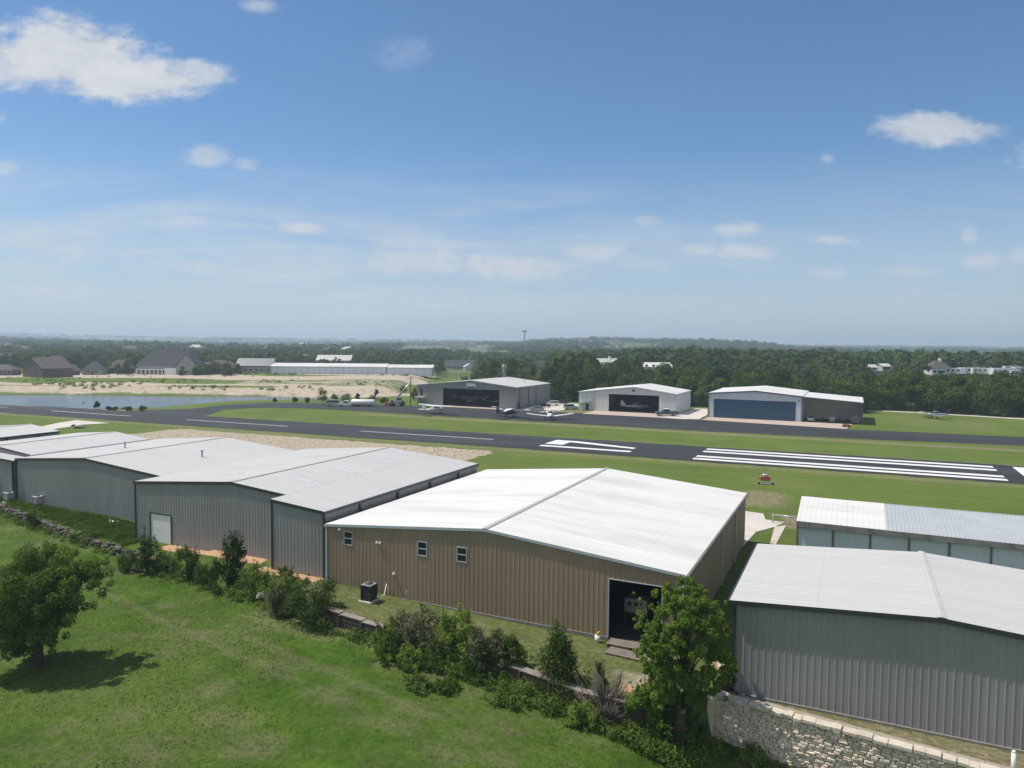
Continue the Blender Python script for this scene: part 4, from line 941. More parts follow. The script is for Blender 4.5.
f = MB(); f.box(-.35, .05, -.25, .25, .76, .86); f.box(-.45, -.35, -.25, .25, .86, 1.25); f.build('seat', M['black'], r)
for sx, rd in ((-.5, .33), (.7, .24)):
    for sy in (-.45, .45):
        f = MB(); f.tube([(sx, sy-.1, rd), (sx, sy+.1, rd)], rd, 10); f.build('wheel', M['black'], r)

# ------------------------------------------------------------------ light aircraft
def wing_mesh(mb, x, z, span, c0, c1, dih, th=.14, sweep=0, mi=0, y0=0.0):
    for sy in (-1, 1):
        vs = []
        for (y, c, zz) in ((y0, c0, z), (span/2*.96, c1, z+dih*.96), (span/2, c1*.7, z+dih)):
            xo = x - sweep*(y/(span/2))
            for (u, v) in ((.30, .0), (.18, .6), (-.15, .55), (-.70, .06), (-.15, -.4), (.18, -.4)): vs.append((xo+u*c, sy*y, zz+v*th*(c/c0)))
        fs = []
        for i in range(2):
            for k in range(6): fs.append((i*6+k, i*6+(k+1) % 6, (i+1)*6+(k+1) % 6, (i+1)*6+k))
        fs += [tuple(range(6)), tuple(range(12, 18))]
        mb.add(vs, fs, mi)
def plane(high, body, wing, tip, loc, rz, label, group='light aircraft parked by the taxiway', tail=None, s=1.0):
    r = empty('light_aircraft', loc, rz, label, 'aircraft', group); r.scale = (s*1.22, s*1.22, s*1.22)
    zc = 1.25 if high else 1.15
    f = MB(); f.loft([(2.35, 0, zc, .12, .12), (2.2, 0, zc, .38, .36), (1.2, 0, zc, .5, .46), (.6, 0, zc+.05, .56, .56), (-1.0, 0, zc+.08, .54, .56), (-2.2, 0, zc+.05, .32, .36), (-5.0, 0, zc+.22, .08, .14)], 14); f.build('fuselage', body, r)
    f = MB(); zw = zc+.72 if high else zc-.32
    wing_mesh(f, .45, zw, 11.0, 1.75, 1.25, .25 if high else .65, .24, y0=0.0); w = f.build('wing', wing, r)
    f = MB()
    for sy in (-1, 1): f.box(-.35, .75, sy*5.05-.5, sy*5.05+.5, zw+(.235 if high else .60)-.02, zw+(.235 if high else .60)+.11)
    f.build('wing_tips', tip, w)
    f = MB(); wing_mesh(f, -4.6, zc+.25, 3.5, 1.1, .8, 0, .08); f.build('tailplane', tail or wing, r)
    f = MB(); f.prism([(-3.7, zc+.3), (-4.5, zc+1.55), (-5.15, zc+1.6), (-5.2, zc+.2)], -.05, .05); f.build('fin', tail or body, r)
    f = MB()
    if high: f.loft([(1.15, 0, zc+.35, .4, .1), (.55, 0, zc+.5, .5, .24), (-.9, 0, zc+.5, .5, .22), (-1.5, 0, zc+.4, .3, .1)], 12)
    else: f.loft([(1.1, 0, zc+.4, .3, .05), (.5, 0, zc+.6, .46, .36), (-.8, 0, zc+.6, .46, .38), (-1.8, 0, zc+.35, .2, .1)], 12)
    f.build('canopy', M['glass'], r)
    if not high:
        f = MB(); f.loft([(.25, 0, zc+.83, .3, .16), (-.2, 0, zc+.86, .36, .17), (-.9, 0, zc+.82, .34, .17), (-1.7, 0, zc+.42, .18, .12)], 10); f.build('cabin_roof', body, r)
    f = MB(); f.box(2.42, 2.47, -.07, .07, zc-.95, zc+.95); f.loft([(2.36, 0, zc, .16, .16), (2.62, 0, zc, .03, .03)], 8); f.build('propeller', M['grey_trim'], r)
    if high:
        f = MB()
        for sy in (-1, 1): f.tube([(.5, sy*.5, zc-.2), (.4, sy*2.9, zw+.1)], .045, 5)
        f.build('wing_strut', wing, r)
    for x, y, rd in ((1.75, 0, .2), (-.1, 1.15, .24), (-.1, -1.15, .24)):
        f = MB(); f.tube([(x, y-.07, rd), (x, y+.07, rd)], rd, 12); o = f.build('wheel', M['black'], r)
        f = MB(); f.tube([(x, y*.96, rd+.05), (x*.7+.05, y*.35, zc-.35)], .05, 5); f.build('strut', body, o)
    return r
plane(True, M['white'], M['white'], M['white'], at(436, 414), AWAY+R(-33), 'white high-wing light aircraft farthest left on taxiway edge')
nv = plane(True, M['navy'], M['navy'], M['white'], at(510, 417.5), AWAY+R(-38), 'navy blue high-wing light aircraft with white wing tips', tail=M['navy'])
f = MB(); f.loft([(1.3, 0, 2.0, .5, .07), (.6, 0, 2.06, .95, .10), (-.6, 0, 2.02, .9, .09), (-1.6, 0, 1.75, .4, .12), (-2.4, 0, 1.62, .25, .1)], 10); f.build('cabin_roof', M['white'], nv)
plane(False, M['white'], M['white'], M['white'], at(550, 419.7), AWAY+math.pi+R(6), 'white low-wing light aircraft facing the runway')
plane(False, M['silver'], M['silver'], M['silver'], at(934, 418.5), RGT+math.pi+R(8), 'grey low-wing light aircraft parked on grass before the wood', s=.85, tail=M['grey_trim'])
plane(False, M['silver'], M['silver'], M['red'], Vector((-63.0, 231.5, .1)), R(35), 'white low-wing aircraft with red tips inside white hangar', 'aircraft inside the hangars')
plane(True, M['silver'], M['silver'], M['silver'], Vector((-121, 224, .1)), R(-80), 'grey high-wing aircraft in the left half of taupe hangar', 'aircraft inside the hangars')
plane(False, M['silver'], M['silver'], M['white'], Vector((-111, 226, .1)), R(-95), 'grey low-wing aircraft in right half of taupe hangar', 'aircraft inside the hangars')

# ------------------------------------------------------------------ houses and far buildings
HOUSES = []
def hip(mb, w, d, ze, zr, oh=.6, ridge=None):
    rl = max(0, w-d)*.5*1.0 if ridge is None else ridge
    W, Dp = w/2+oh, d/2+oh
    vs = [(-W, -Dp, ze), (W, -Dp, ze), (W, Dp, ze), (-W, Dp, ze), (-rl, 0, zr), (rl, 0, zr)]
    mb.add(vs, [(0, 1, 5, 4), (1, 2, 5), (2, 3, 4, 5), (3, 0, 4), (3, 2, 1, 0)])
def gable(mb, w, d, ze, zr, oh=.5, along='x', th=.18):
    if along == 'x':
        W, Dp = w/2+oh, d/2+oh
        for sy in (-1, 1): mb.add([(-W, sy*Dp, ze-.1), (W, sy*Dp, ze-.1), (W, 0, zr), (-W, 0, zr), (-W, sy*Dp, ze-.1-th), (W, sy*Dp, ze-.1-th), (W, 0, zr-th), (-W, 0, zr-th)], [(0, 1, 2, 3), (4, 5, 6, 7), (0, 1, 5, 4), (0, 3, 7, 4), (1, 2, 6, 5)])
    else:
        W, Dp = w/2+oh, d/2+oh
        for sx in (-1, 1): mb.add([(sx*W, -Dp, ze-.1), (sx*W, Dp, ze-.1), (0, Dp, zr), (0, -Dp, zr), (sx*W, -Dp, ze-.1-th), (sx*W, Dp, ze-.1-th), (0, Dp, zr-th), (0, -Dp, zr-th)], [(0, 1, 2, 3), (4, 5, 6, 7), (0, 1, 5, 4), (0, 3, 7, 4), (1, 2, 6, 5)])
def house(pos, w, d, ze, zr, style, wall, roofm, yaw, label, cat='house', name='house', group=None, windows=3, door=None, chimney=False, wing=None):
    r = empty(name, (pos[0], pos[1], pos[2]), math.pi/2*0+YAW+yaw, label, cat, group); HOUSES.append((pos[0], pos[1], max(w, d)*.75))
    f = MB(); f.box(-w/2, w/2, -d/2, d/2, -1.5, ze)
    if style == 'gx':
        for sx in (-1, 1): f.add([(sx*w/2, -d/2, ze), (sx*w/2, d/2, ze), (sx*w/2, 0, zr-.15)], [(0, 1, 2)])
    if style == 'gy':
        for sy in (-1, 1): f.add([(-w/2, sy*d/2, ze), (w/2, sy*d/2, ze), (0, sy*d/2, zr-.15)], [(0, 1, 2)])
    if wing: f.box(wing[0]-wing[1]/2, wing[0]+wing[1]/2, -d/2-wing[2], -d/2+.01, -1.5, ze*.95); f.add([(wing[0]-wing[1]/2, -d/2-wing[2], ze*.95), (wing[0]+wing[1]/2, -d/2-wing[2], ze*.95), (wing[0], -d/2-wing[2], wing[3]-.1)], [(0, 1, 2)])
    f.build('wall', wall, r)
    f = MB()
    if style == 'hip': hip(f, w, d, ze, zr)
    elif style == 'gx': gable(f, w, d, ze, zr, along='x')
    else: gable(f, w, d, ze, zr, along='y')
    rf = f.build('roof', roofm, r)
    if wing:
        g = MB(); ln = wing[2]+d/2
        for sx in (-1, 1): g.add([(wing[0]+sx*(wing[1]/2+.5), -d/2-wing[2]-.5, ze*.95-.15), (wing[0]+sx*(wing[1]/2+.5), 0, ze*.95-.15), (wing[0], 0, wing[3]), (wing[0], -d/2-wing[2]-.5, wing[3])], [(0, 1, 2, 3)])
        g.build('wing_roof', roofm, r)
    for k in range(windows):
        x = -w/2+w*(k+.75)/(windows+.5); 
        if wing and abs(x-wing[0]) < wing[1]/2+.8: continue
        g = MB(); g.box(x-.85, x+.85, -d/2-.08, -d/2-.02, 1.0, 2.5); o = g.build('window', M['white'], r)
        g = MB(); g.box(x-.72, x+.72, -d/2-.12, -d/2-.085, 1.12, 2.38); g.build('pane', M['glass'], o)
    if door:
        g = MB(); g.box(door[0]-door[1]/2, door[0]+door[1]/2, -d/2-.1, -d/2-.02, 0, door[2]); g.build('door', door[3], r)
    if chimney:
        g = MB(); g.box(w*.18-.6, w*.18+.6, -.7, .7, ze, zr+1.2); g.build('chimney', wall, rf)
    return r
def hpx(px, py): return at(px, py)
p = at(37, 377.5); k = 1/px_m(p)
house(p+Vector((HD[0]*9, HD[1]*9, 0)), 31*k*1.1, 30*k, 9*k, 20*k, 'gy', M['brick'], M['shingle'], R(-27), 'brown brick house with steep gable and wide dark hangar door', windows=0, door=(-1.2, 20*k, 7.2*k, M['shingle']))
for px, py, wp, ep, rp, st, wm, rm, yw, lab, ch in (
    (5, 375, 26, 6, 12, 'hip', 'brick', 'shingle', .1, 'low brown house cut by the left photo edge beside gabled brick house', False),
    (8, 366, 40, 6, 15, 'hip', 'stucco', 'shingle_dk', .0, 'blue-grey roofed house behind the gabled brick house', False),
    (69, 375, 14, 5, 12, 'gy', 'brick', 'shingle', -.3, 'small brick house with pointed gable right behind the gabled house', False),
    (60, 369, 20, 6, 15, 'gx', 'brick', 'shingle_rd', -.2, 'red-brown roofed house peeking over the gabled brick house', True),
    (95, 374.5, 20, 6, 15, 'hip', 'stucco', 'shingle_dk', .2, 'grey-roofed house among trees left of the grand dark-roofed house', False),
    (121, 373, 24, 6, 15, 'hip', 'brick', 'shingle_rd', .0, 'red-brown hip-roofed house behind trees beside grand house', False),
    (204, 373, 14, 6, 12, 'gx', 'stucco', 'woodlt', .2, 'small pale house right of the grand house gable', False),
    (222, 373, 34, 6, 15, 'hip', 'brick', 'shingle_rd', .1, 'brown hip-roofed house left of the long grey barn', True),
    (460, 369, 33, 3.2, 10, 'gx', 'stucco', 'shingle_dk', -.15, 'charcoal-roofed long house beyond the taupe hangar', False),
    (541, 370, 24, 4, 11, 'hip', 'stucco', 'shingle_dk', .2, 'grey-roofed house half hidden in trees behind taupe hangar', False),
    (606, 368, 24, 7, 11, 'gx', 'white', 'roof_galv2', .25, 'white two-storey farmhouse in trees above the white hangar', True),
    (655, 368.5, 36, 2.5, 7, 'gx', 'white', 'roof_white', .05, 'long white-roofed barn in the trees between two far hangars', False),
    (936, 374.5, 22, 8, 16, 'hip', 'white', 'shingle', .1, 'white house with brown hip roof left of the caravans', True)):
    p = at(px, py); k = 1/px_m(p); house(p, wp*k*.9, max(8, wp*k*.5), ep*k*.85, rp*k*.88, st, M[wm], M[rm], yw, lab, windows=2 if wp < 22 else 4, chimney=ch, door=(0, 1.2, 2.2, M['wood']) if wp > 16 else None)
p = at(166, 374.5); k = 1/px_m(p)
house(p+Vector((HD[0]*8, HD[1]*8, 0)), 60*k, 24*k, 8.5*k, 25*k, 'hip', M['stucco'], M['shingle_dk'], 0, 'grand pale house with tall charcoal hip roof and white porch', windows=6, wing=(23*k, 21*k, 7*k, 21*k), door=(-2, 1.6, 2.4, M['wood']), chimney=True)
hh = bpy.context.scene.objects['house.%03d' % (len([o for o in bpy.data.objects if o.name.startswith('house')])-1)]
for q in range(7):
    f = MB(); f.box((-28+q*4.2)*k-.25, (-28+q*4.2)*k+.25, -16*k, -15.3*k, -1, 4.6*k); f.build('porch_post', M['white'], hh)
f = MB(); f.box(-29*k, -1*k, -16.2*k, -13*k, 4.65*k, 5.4*k); f.box(-1*k, 11*k, -15*k, -13*k, -1, 6.4*k); f.build('porch_roof', M['white'], hh)
p = at(257, 372.3); k = 1/px_m(p); house(p, 35*k, 18*k, 7*k, 14*k, 'gx', M['stucco'], M['bluetrim'], .02, 'long grey barn with blue-grey roof left of white hangar row', 'barn', 'barn', windows=6)
p = at(321, 371); k = 1/px_m(p); house(p+Vector((HD[0]*40, HD[1]*40, 0)), 36*k, 18*k, 9.5*k, 15*k, 'gx', M['stucco'], M['roof_galv'], .02, 'grey-roofed building rising behind the long white hangar row', 'barn', 'barn', windows=0)
p = at(293, 364); k = 1/px_m(p); house(p+Vector((HD[0]*30, HD[1]*30, 0)), 11*k, 9*k, 7*k, 9*k, 'gx', M['stucco'], M['roof_galv'], .02, 'little grey shed roof between barn and long white row', 'shed', 'shed', windows=0)
p = at(469, 370.5); k = 1/px_m(p); house(p, 10*k, 9*k, 4*k, 7*k, 'gy', M['wall_white'], M['roof_white'], .2, 'small white metal barn beside the charcoal-roofed house', 'barn', 'barn', windows=0, door=(0, 4*k, 3*k, M['silver']))
p = at(878, 371); k = 1/px_m(p)
for (px, wp, hp, lab) in ((868, 12, 4, 'low pale flat-roofed building left in the row above the wood'), (883, 8, 5, 'small white block between dark gaps above the wood'), (893, 7, 3, 'lowest white block at right of the row above wood')):
    p = at(px, 371); k = 1/px_m(p); house(p, wp*k, 8, hp*k, hp*k+1.5, 'gx', M['concrete_lt'], M['roof_galv2'], 0, lab, 'building', 'low_building', windows=2)
# long white hangar row beyond the sand
_q = at(330, 374); ROWD = float(_q.x*HD[0]+_q.y*HD[1]); ROWZ = _q.z
def long_row(pxa, pxb, py, eh, rh, n, label):
    a, b = at_depth(pxa, ROWD), at_depth(pxb, ROWD); a.z = b.z = ROWZ; d = (b-a); Ln = d.length; r = empty('long_hangar_row', a, math.atan2(d.y, d.x), label, 'hangar')
    k = 1/px_m((a+b)/2); HOUSES.append(((a.x+b.x)/2, (a.y+b.y)/2, 25)); 
    for t in (.15, .35, .65, .85): q = a.lerp(b, t); HOUSES.append((q.x, q.y, 25))
    f = MB(); f.box(0, Ln, .1, 14, -1, eh*k); f.build('wall', M['wall_pale'], r)
    f = MB(); f.add([(-.5, -.5, eh*k), (Ln+.5, -.5, eh*k), (Ln+.5, 8, rh*k), (-.5, 8, rh*k), (-.5, 15, eh*k), (Ln+.5, 15, eh*k)], [(0, 1, 2, 3), (3, 2, 5, 4), (0, 4, 3), (1, 5, 2)]); f.build('roof', M['roof_white'], r)
    for q in range(n):
        f = MB(); f.box(Ln*q/n+.25, Ln*(q+1)/n-.25, 0, .09, -.5, eh*k*.86); f.build('door', M['door_fibre'], r)
    return r
long_row(271.5, 386, 374.0, 7.4, 10.4, 19, 'very long white-roofed hangar row with blue-grey doors beyond the sand')
long_row(386.7, 432, 373.6, 7.0, 9.6, 6, 'shorter white-roofed hangar section right of the very long row')
# caravans
rv = empty('caravan', (0, 0, 0))
f = MB(); f.prism([(-4.6, .6), (4.0, .6), (4.6, 1.6), (4.5, 3.0), (4.0, 3.5), (-4.6, 3.5)], -1.2, 1.2); f.build('body', M['white'], rv)
f = MB(); f.box(-4.62, 4.3, -1.24, -1.205, 1.3, 1.6); f.build('stripe', M['silver'], rv)
for x in (-3.2, -.6, 2.4):
    f = MB(); f.box(x-.7, x+.7, -1.25, -1.21, 1.9, 2.8); f.build('window', M['glass'], rv)
f = MB(); f.box(.6, 1.3, -1.25, -1.21, .7, 2.7); f.build('door', M['silver'], rv)
f = MB(); f.box(-1.2, -.4, -.4, .4, 3.5, 3.8); f.build('roof_unit', M['silver'], rv)
for x in (-.9, .2):
    for sy in (-1.05, 1.05):
        f = MB(); f.tube([(x, sy-.12, .4), (x, sy+.12, .4)], .4, 10); f.build('wheel', M['black'], rv)
RV = [(952, 375, .1, 'single caravan close beside the white house'), (961, 374.8, 1.2, 'caravan seen end-on between the house and the long pair'), (970, 374.6, -.2, 'first caravan of the long pair left of the gap'), (979, 374.8, .15, 'second caravan of the long pair, left of the tight cluster'), (991, 375, .9, 'leftmost caravan of the tight cluster'), (999, 376, .2, 'caravan in the middle of the tight cluster'), (1007, 375, -.3, 'caravan behind the front one in the cluster'), (1014, 377.5, .5, 'nearest caravan of the cluster at the wood edge'), (1021, 374, .1, 'caravan cut by the right photo edge'), (1012, 372.5, .0, 'farthest caravan of the tight cluster')]
for i, (px, py, a, lab) in enumerate(RV):
    o = rv if i == 0 else copy_tree(rv)
    p = at(px, py); o.location = p; o.rotation_euler = (0, 0, YAW+a); o.scale = (1.05,)*3; tag(o, 'white '+lab, 'caravan', 'caravans parked beyond the wood'); HOUSES.append((p.x, p.y, 11))
# distant houses on the hills
def simple_house(wm, rm):
    f = MB(); f.box(-9, 9, -6, 6, -3, 4, 0); f.add([(-9.6, -6.6, 3.9), (9.6, -6.6, 3.9), (9.6, 6.6, 3.9), (-9.6, 6.6, 3.9), (-4, 0, 7.5), (4, 0, 7.5)], [(0, 1, 5, 4), (1, 2, 5), (2, 3, 4, 5), (3, 0, 4)], 1)
    return f.build('distant_house', [wm, rm])
protos = [simple_house(M['stucco'], M['shingle']), simple_house(M['white'], M['roof_galv2']), simple_house(M['bricklt'], M['shingle_rd'])]
FAR = [(222, 343.5, 1, 'wide'), (178, 347, 0, 0), (196, 350, 1, 0), (205, 352, 0, 0), (228, 350, 2, 0), (235, 350, 0, 0), (243, 349, 2, 0), (252, 348, 0, 0), (262, 347, 1, 0), (270, 351, 0, 0), (278, 350, 2, 0), (285, 347, 0, 0), (296, 345, 1, 0), (303, 346, 1, 0), (313, 350, 0, 0), (332, 352, 0, 0), (348, 352, 1, 0), (150, 340.5, 1, 0), (57, 337.5, 1, 0),
       (445, 346, 0, 0), (455, 348, 2, 0), (462, 347, 0, 0), (472, 346, 2, 0), (478, 341.5, 1, 0), (492, 349, 0, 0), (515, 349, 0, 0), (545, 339.8, 1, 'hill'), (580, 342, 0, 0), (600, 341, 0, 0), (615, 342, 2, 0), (632, 341, 0, 0), (650, 342, 0, 0), (668, 341, 2, 0), (690, 342, 0, 0), (706, 343, 0, 0), (420, 345, 0, 0), (405, 343, 1, 0), (384, 346, 0, 0), (1004, 349, 1, 0), (985, 350, 0, 0), (8, 349, 0, 0), (23, 352, 2, 0), (130, 352, 2, 0)]
used = set()
for px, py, t, sp in FAR:
    o = protos[t] if t not in used else protos[t].copy()
    if t in used: COL.objects.link(o)
    used.add(t); p = at(px, py, 4)
    Dp = p.x*HD[0]+p.y*HD[1]
    o.location = (p.x, p.y, float(gz(p.x, p.y))+(9.0 if sp == 'hill' else 4.0)); o.rotation_euler = (0, 0, YAW+random.uniform(-.5, .5)); sc = .75+Dp/3600
    o.scale = (sc*(2 if sp == 'wide' else 1.4 if sp == 'hill' else 1),)*2 + (sc,)
    if sp == 'wide': tag(o, 'wide white flat building on the distant hillside above the houses', 'building', None)
    elif sp == 'hill': tag(o, 'bright white house alone on the hilltop beside water tower', 'house', None); o.name = 'hilltop_house'
    else: tag(o, ['distant house with tan walls and brown roof among hill trees', 'distant white house with pale roof among hill trees', 'distant brick house with red-brown roof among hill trees'][t], 'house', ['distant brown-roofed houses', 'distant white houses', 'distant red-roofed houses'][t])
# towers and poles
p = at_depth(524, 2100); r = empty('water_tower', p, 0, 'slim water tower standing above the hills on horizon', 'water tower')
hh_ = 15*2100/730+CAMZ-p.z-2+ 2
zt_ = float(CAMZ + 2100*(342.5-330.5)/730 - p.z)
f = MB(); f.tube([(0, 0, -3), (0, 0, zt_-5)], [2.2, 1.6], 10); f.build('stem', M['bluetrim'], r)
f = MB(); f.tube([(0, 0, zt_-6), (0, 0, zt_-4.5), (0, 0, zt_-1.5), (0, 0, zt_)], [1.8, 6.5, 7.5, 3], 16); f.build('tank', M['bluetrim'], r)
p = at_depth(503.5, 268); r = empty('lattice_mast', p, YAW, 'pale lattice mast rising behind the taupe hangar roof', 'mast')
zt_ = CAMZ + 268*(342.4-365)/730 - p.z
f = MB()
for a in range(3):
    c, s_ = math.cos(a*2.094)*.7, math.sin(a*2.094)*.7; f.tube([(c, s_, 0), (c*.8, s_*.8, zt_)], .06, 5)
f.build('legs', M['chrome'], r)
f = MB(); nn = 12
for q in range(nn):
    for a in range(3):
        A = (math.cos(a*2.094)*.68, math.sin(a*2.094)*.68, zt_*q/nn); B = (math.cos((a+1)*2.094)*.63, math.sin((a+1)*2.094)*.63, zt_*(q+1)/nn); f.tube([A, B], .04, 4)
f.build('bracing', M['chrome'], r)
def pole(px, D, ytop, label, arm=True):
    p = at_depth(px, D); r = empty('utility_pole', p, YAW, label, 'utility pole'); z = CAMZ+D*(342.2+(px-512)*.0079-ytop)/730-p.z
    f = MB(); f.tube([(0, 0, -.5), (0, 0, z)], [.17, .12], 8); f.build('shaft', M['wood'], r)
    if arm: f = MB(); f.box(-1.1, 1.1, -.06, .06, z-.7, z-.55); f.build('crossarm', M['wood'], r)
    else: f = MB(); f.tube([(0, 0, z), (.9, 0, z+.1)], .07); f.box(.7, 1.5, -.15, .15, z, z+.2); f.build('lamp', M['silver'], r)
pole(410.5, 245, 376.5, 'bare wooden pole beside the raised boom')
pole(429.5, 262, 381, 'short wooden pole just left of taupe hangar roof')
pole(917.5, 420, 356.5, 'grey light pole sticking out of the wood', False)

# ------------------------------------------------------------------ foliage
def leaf_arrays(C, n, size, seed=0, up=.35, squash=1.0, inner=.55, align=.8):
    """C clump spheres (x,y,z,r): leaf quads spread through each clump, denser towards its skin"""
    g = np.random.default_rng(seed); C = np.asarray(C, float); w = C[:, 3]**2; idx = g.choice(len(C), n, p=w/w.sum())
    d = g.normal(size=(n, 3)); d /= np.linalg.norm(d, axis=1)[:, None]
    rad = C[idx, 3]*(inner+(1-inner)*g.random(n)**.7)*(1+.12*g.normal(size=n))
    P = C[idx, :3] + d*rad[:, None]*np.array([1, 1, squash])
    N_ = d*align + g.normal(size=(n, 3))*.55 + np.array([0, 0, up]); N_ /= np.linalg.norm(N_, axis=1)[:, None]
    a = np.cross(N_, g.normal(size=(n, 3))); a /= np.linalg.norm(a, axis=1)[:, None]; b = np.cross(N_, a)
    s = size*(.6+.8*g.random(n))[:, None]
    V = np.stack([P-a*s*.5, P-b*s*.28, P+a*s*.5, P+b*s*.28], 1).reshape(-1, 3)
    F_ = np.arange(4*n).reshape(-1, 4); tint = np.repeat(g.random(n), 4)
    return V, F_, tint
def crown_clumps(seed, rx, ry, z0, z1, n, rmin, rmax, lean=(0, 0), shape='round', core=True):
    g = random.Random(seed); out = []; zc, rz = (z0+z1)/2, (z1-z0)/2
    while len(out) < n:
        x, y, z = g.uniform(-1, 1), g.uniform(-1, 1), g.uniform(-1, 1)
        q = x*x+y*y+z*z
        if q > 1 or q < .16: continue
        r = g.uniform(rmin, rmax)
        wz = 1.0
        if shape == 'cone': wz = 1.0-.86*(z+1)/2
        if shape == 'dome': wz = math.sqrt(max(.1, 1-((z+1)/2)**2*.8))
        out.append((x*rx*wz+lean[0]*(z+1)/2, y*ry*wz+lean[1]*(z+1)/2, zc+z*rz, r))
    return out
def plant(name, loc, label, cat, clumps, n, size, leaf, trunk=None, group=None, seed=0, stem='trunk', foliage='crown', twigs=0, rz=0):
    r = empty(name, loc, rz, label, cat, group)
    V, F_, t = leaf_arrays(clumps, n, size, seed)
    link(npmesh(foliage, V, F_, leaf, dict(tint=t)), foliage, r)
    mb = MB(); g = random.Random(seed+1); C = list(clumps)
    if trunk:
        h, rad, lx, ly = trunk
        mb.tube([(0, 0, -.4), (lx*.2, ly*.2, h*.35), (lx*.6, ly*.6, h*.7), (lx, ly, h)], [rad*1.25, rad, rad*.85, rad*.6], 9)
        for c in g.sample(C, min(len(C), 16)): mb.tube([(lx*.8, ly*.8, h*.85), ((lx+c[0])*.45, (ly+c[1])*.45, h+(c[2]-h)*.5), c[:3]], [rad*.42, rad*.26, rad*.08], 5)
    else:
        for c in g.sample(C, min(len(C), 9)): mb.tube([(c[0]*.15, c[1]*.15, -.2), (c[0]*.5, c[1]*.5, c[2]*.5), c[:3]], [.05, .04, .012], 4)
    mb.build(stem, M['bark'], r)
    if twigs:
        tb = MB()
        for _ in range(twigs):
            c = g.choice(C); a = Vector((c[0]*.3, c[1]*.3, c[2]*.25)); e = Vector(c[:3])+Vector((g.gauss(0, 1), g.gauss(0, 1), g.gauss(.3, 1)))*c[3]*.9
            m_ = a.lerp(e, .55)+Vector((g.gauss(0, .1), g.gauss(0, .1), g.gauss(0, .1))); tb.tube([a, m_, e], [.028, .022, .012], 3)
        tb.build('bare_twigs', M['twig'], r)
    return r
RV3 = Vector((HL[0], HL[1], 0)); DV3 = Vector((HD[0], HD[1], 0))
# big tree on the left: crown leaning up to the right
p = at(37, 667)
C = []; g = random.Random(5)
base = [(-.3, 3.0, 1.2), (.7, 3.1, 1.2), (-1.2, 3.8, 1.35), (.3, 4.4, 1.5), (1.5, 3.9, 1.2), (-2.1, 4.9, 1.4), (-.6, 5.8, 1.6), (1.2, 5.5, 1.5), (2.5, 5.0, 1.15), (3.2, 5.8, 1.05), (-1.9, 6.2, 1.3), (.2, 7.0, 1.45), (1.8, 7.0, 1.3), (3.3, 6.8, 1.1), (4.2, 6.9, .9), (4.6, 6.2, .7), (-.9, 7.6, 1.0), (1.0, 8.0, .95), (2.6, 7.7, .9), (3.9, 5.0, .6), (2.9, 4.1, .6), (-2.6, 3.9, .9), (-1.9, 2.6, .8), (2.2, 3.2, .5), (-.2, 2.0, .7), (-1.3, 1.5, .6), (.9, 1.9, .6), (-2.4, 3.0, .7), (1.4, 2.5, .5), (-1.7, 1.3, .65), (-.8, 1.0, .55), (-2.9, 5.6, .8), (.4, 1.3, .5)]
for dx, dz, r_ in base:
    for q in range(6):
        dy = g.uniform(-2.4, 2.4)*math.sqrt(max(.1, 1-((dz-5)/4.2)**2)); v = RV3*((dx-.3)*.92+g.uniform(-.35, .35))+DV3*dy
        C.append((v.x, v.y, dz+g.uniform(-.6, .6), r_*g.uniform(.36, .68)))
for q in range(60):
    b_ = g.choice(base); v = RV3*(b_[0]*1.0+g.uniform(-1.0, 1.0))+DV3*g.uniform(-2.8, 2.8); C.append((v.x, v.y, b_[1]+g.uniform(-.8, .9), g.uniform(.25, .5)))
plant('oak_tree', p, 'large round dark green tree standing alone on the grass at left', 'tree', C, 70000, .16, L_['oak'], (2.6, .40, .1, .1), seed=11)
# light green tree by the stone wall
p = at(681, 738)
C = []; g = random.Random(9)
base = [(0, 4.4, .9), (-.9, 5.0, .9), (1.0, 5.2, .9), (-1.5, 6.2, .9), (.1, 6.3, 1.0), (1.5, 6.3, .9), (-.9, 7.5, .9), (.8, 7.6, 1.0), (1.9, 7.4, .6), (0, 8.6, .8), (.9, 8.7, .7), (-.6, 8.9, .5), (-2.2, 5.6, .6), (2.1, 5.4, .6), (-1.9, 7.2, .5), (-2.5, 7.5, .32), (-2.2, 8.0, .3), (-1.4, 4.0, .8), (1.4, 4.1, .8), (-2.0, 4.8, .7), (.6, 9.3, .5), (2.3, 6.4, .6), (2.4, 4.6, .5), (-1.6, 3.0, .7), (.4, 3.2, .7), (1.6, 3.1, .6), (1.8, 8.3, .5), (-1.3, 8.3, .5), (.2, 9.5, .4)]
for dx, dz, r_ in base:
    for q in range(12):
        v = RV3*(dx+g.uniform(-.65, .65))+DV3*g.uniform(-2.0, 2.0); C.append((v.x, v.y, dz+g.uniform(-.7, .45), r_*g.uniform(.2, .46)))
plant('leafy_tree', p, 'bright green young tree in front of the doorway beside the stone wall', 'tree', C, 46000, .165, L_['bright'], (4.2, .15, .3, .1), seed=12)

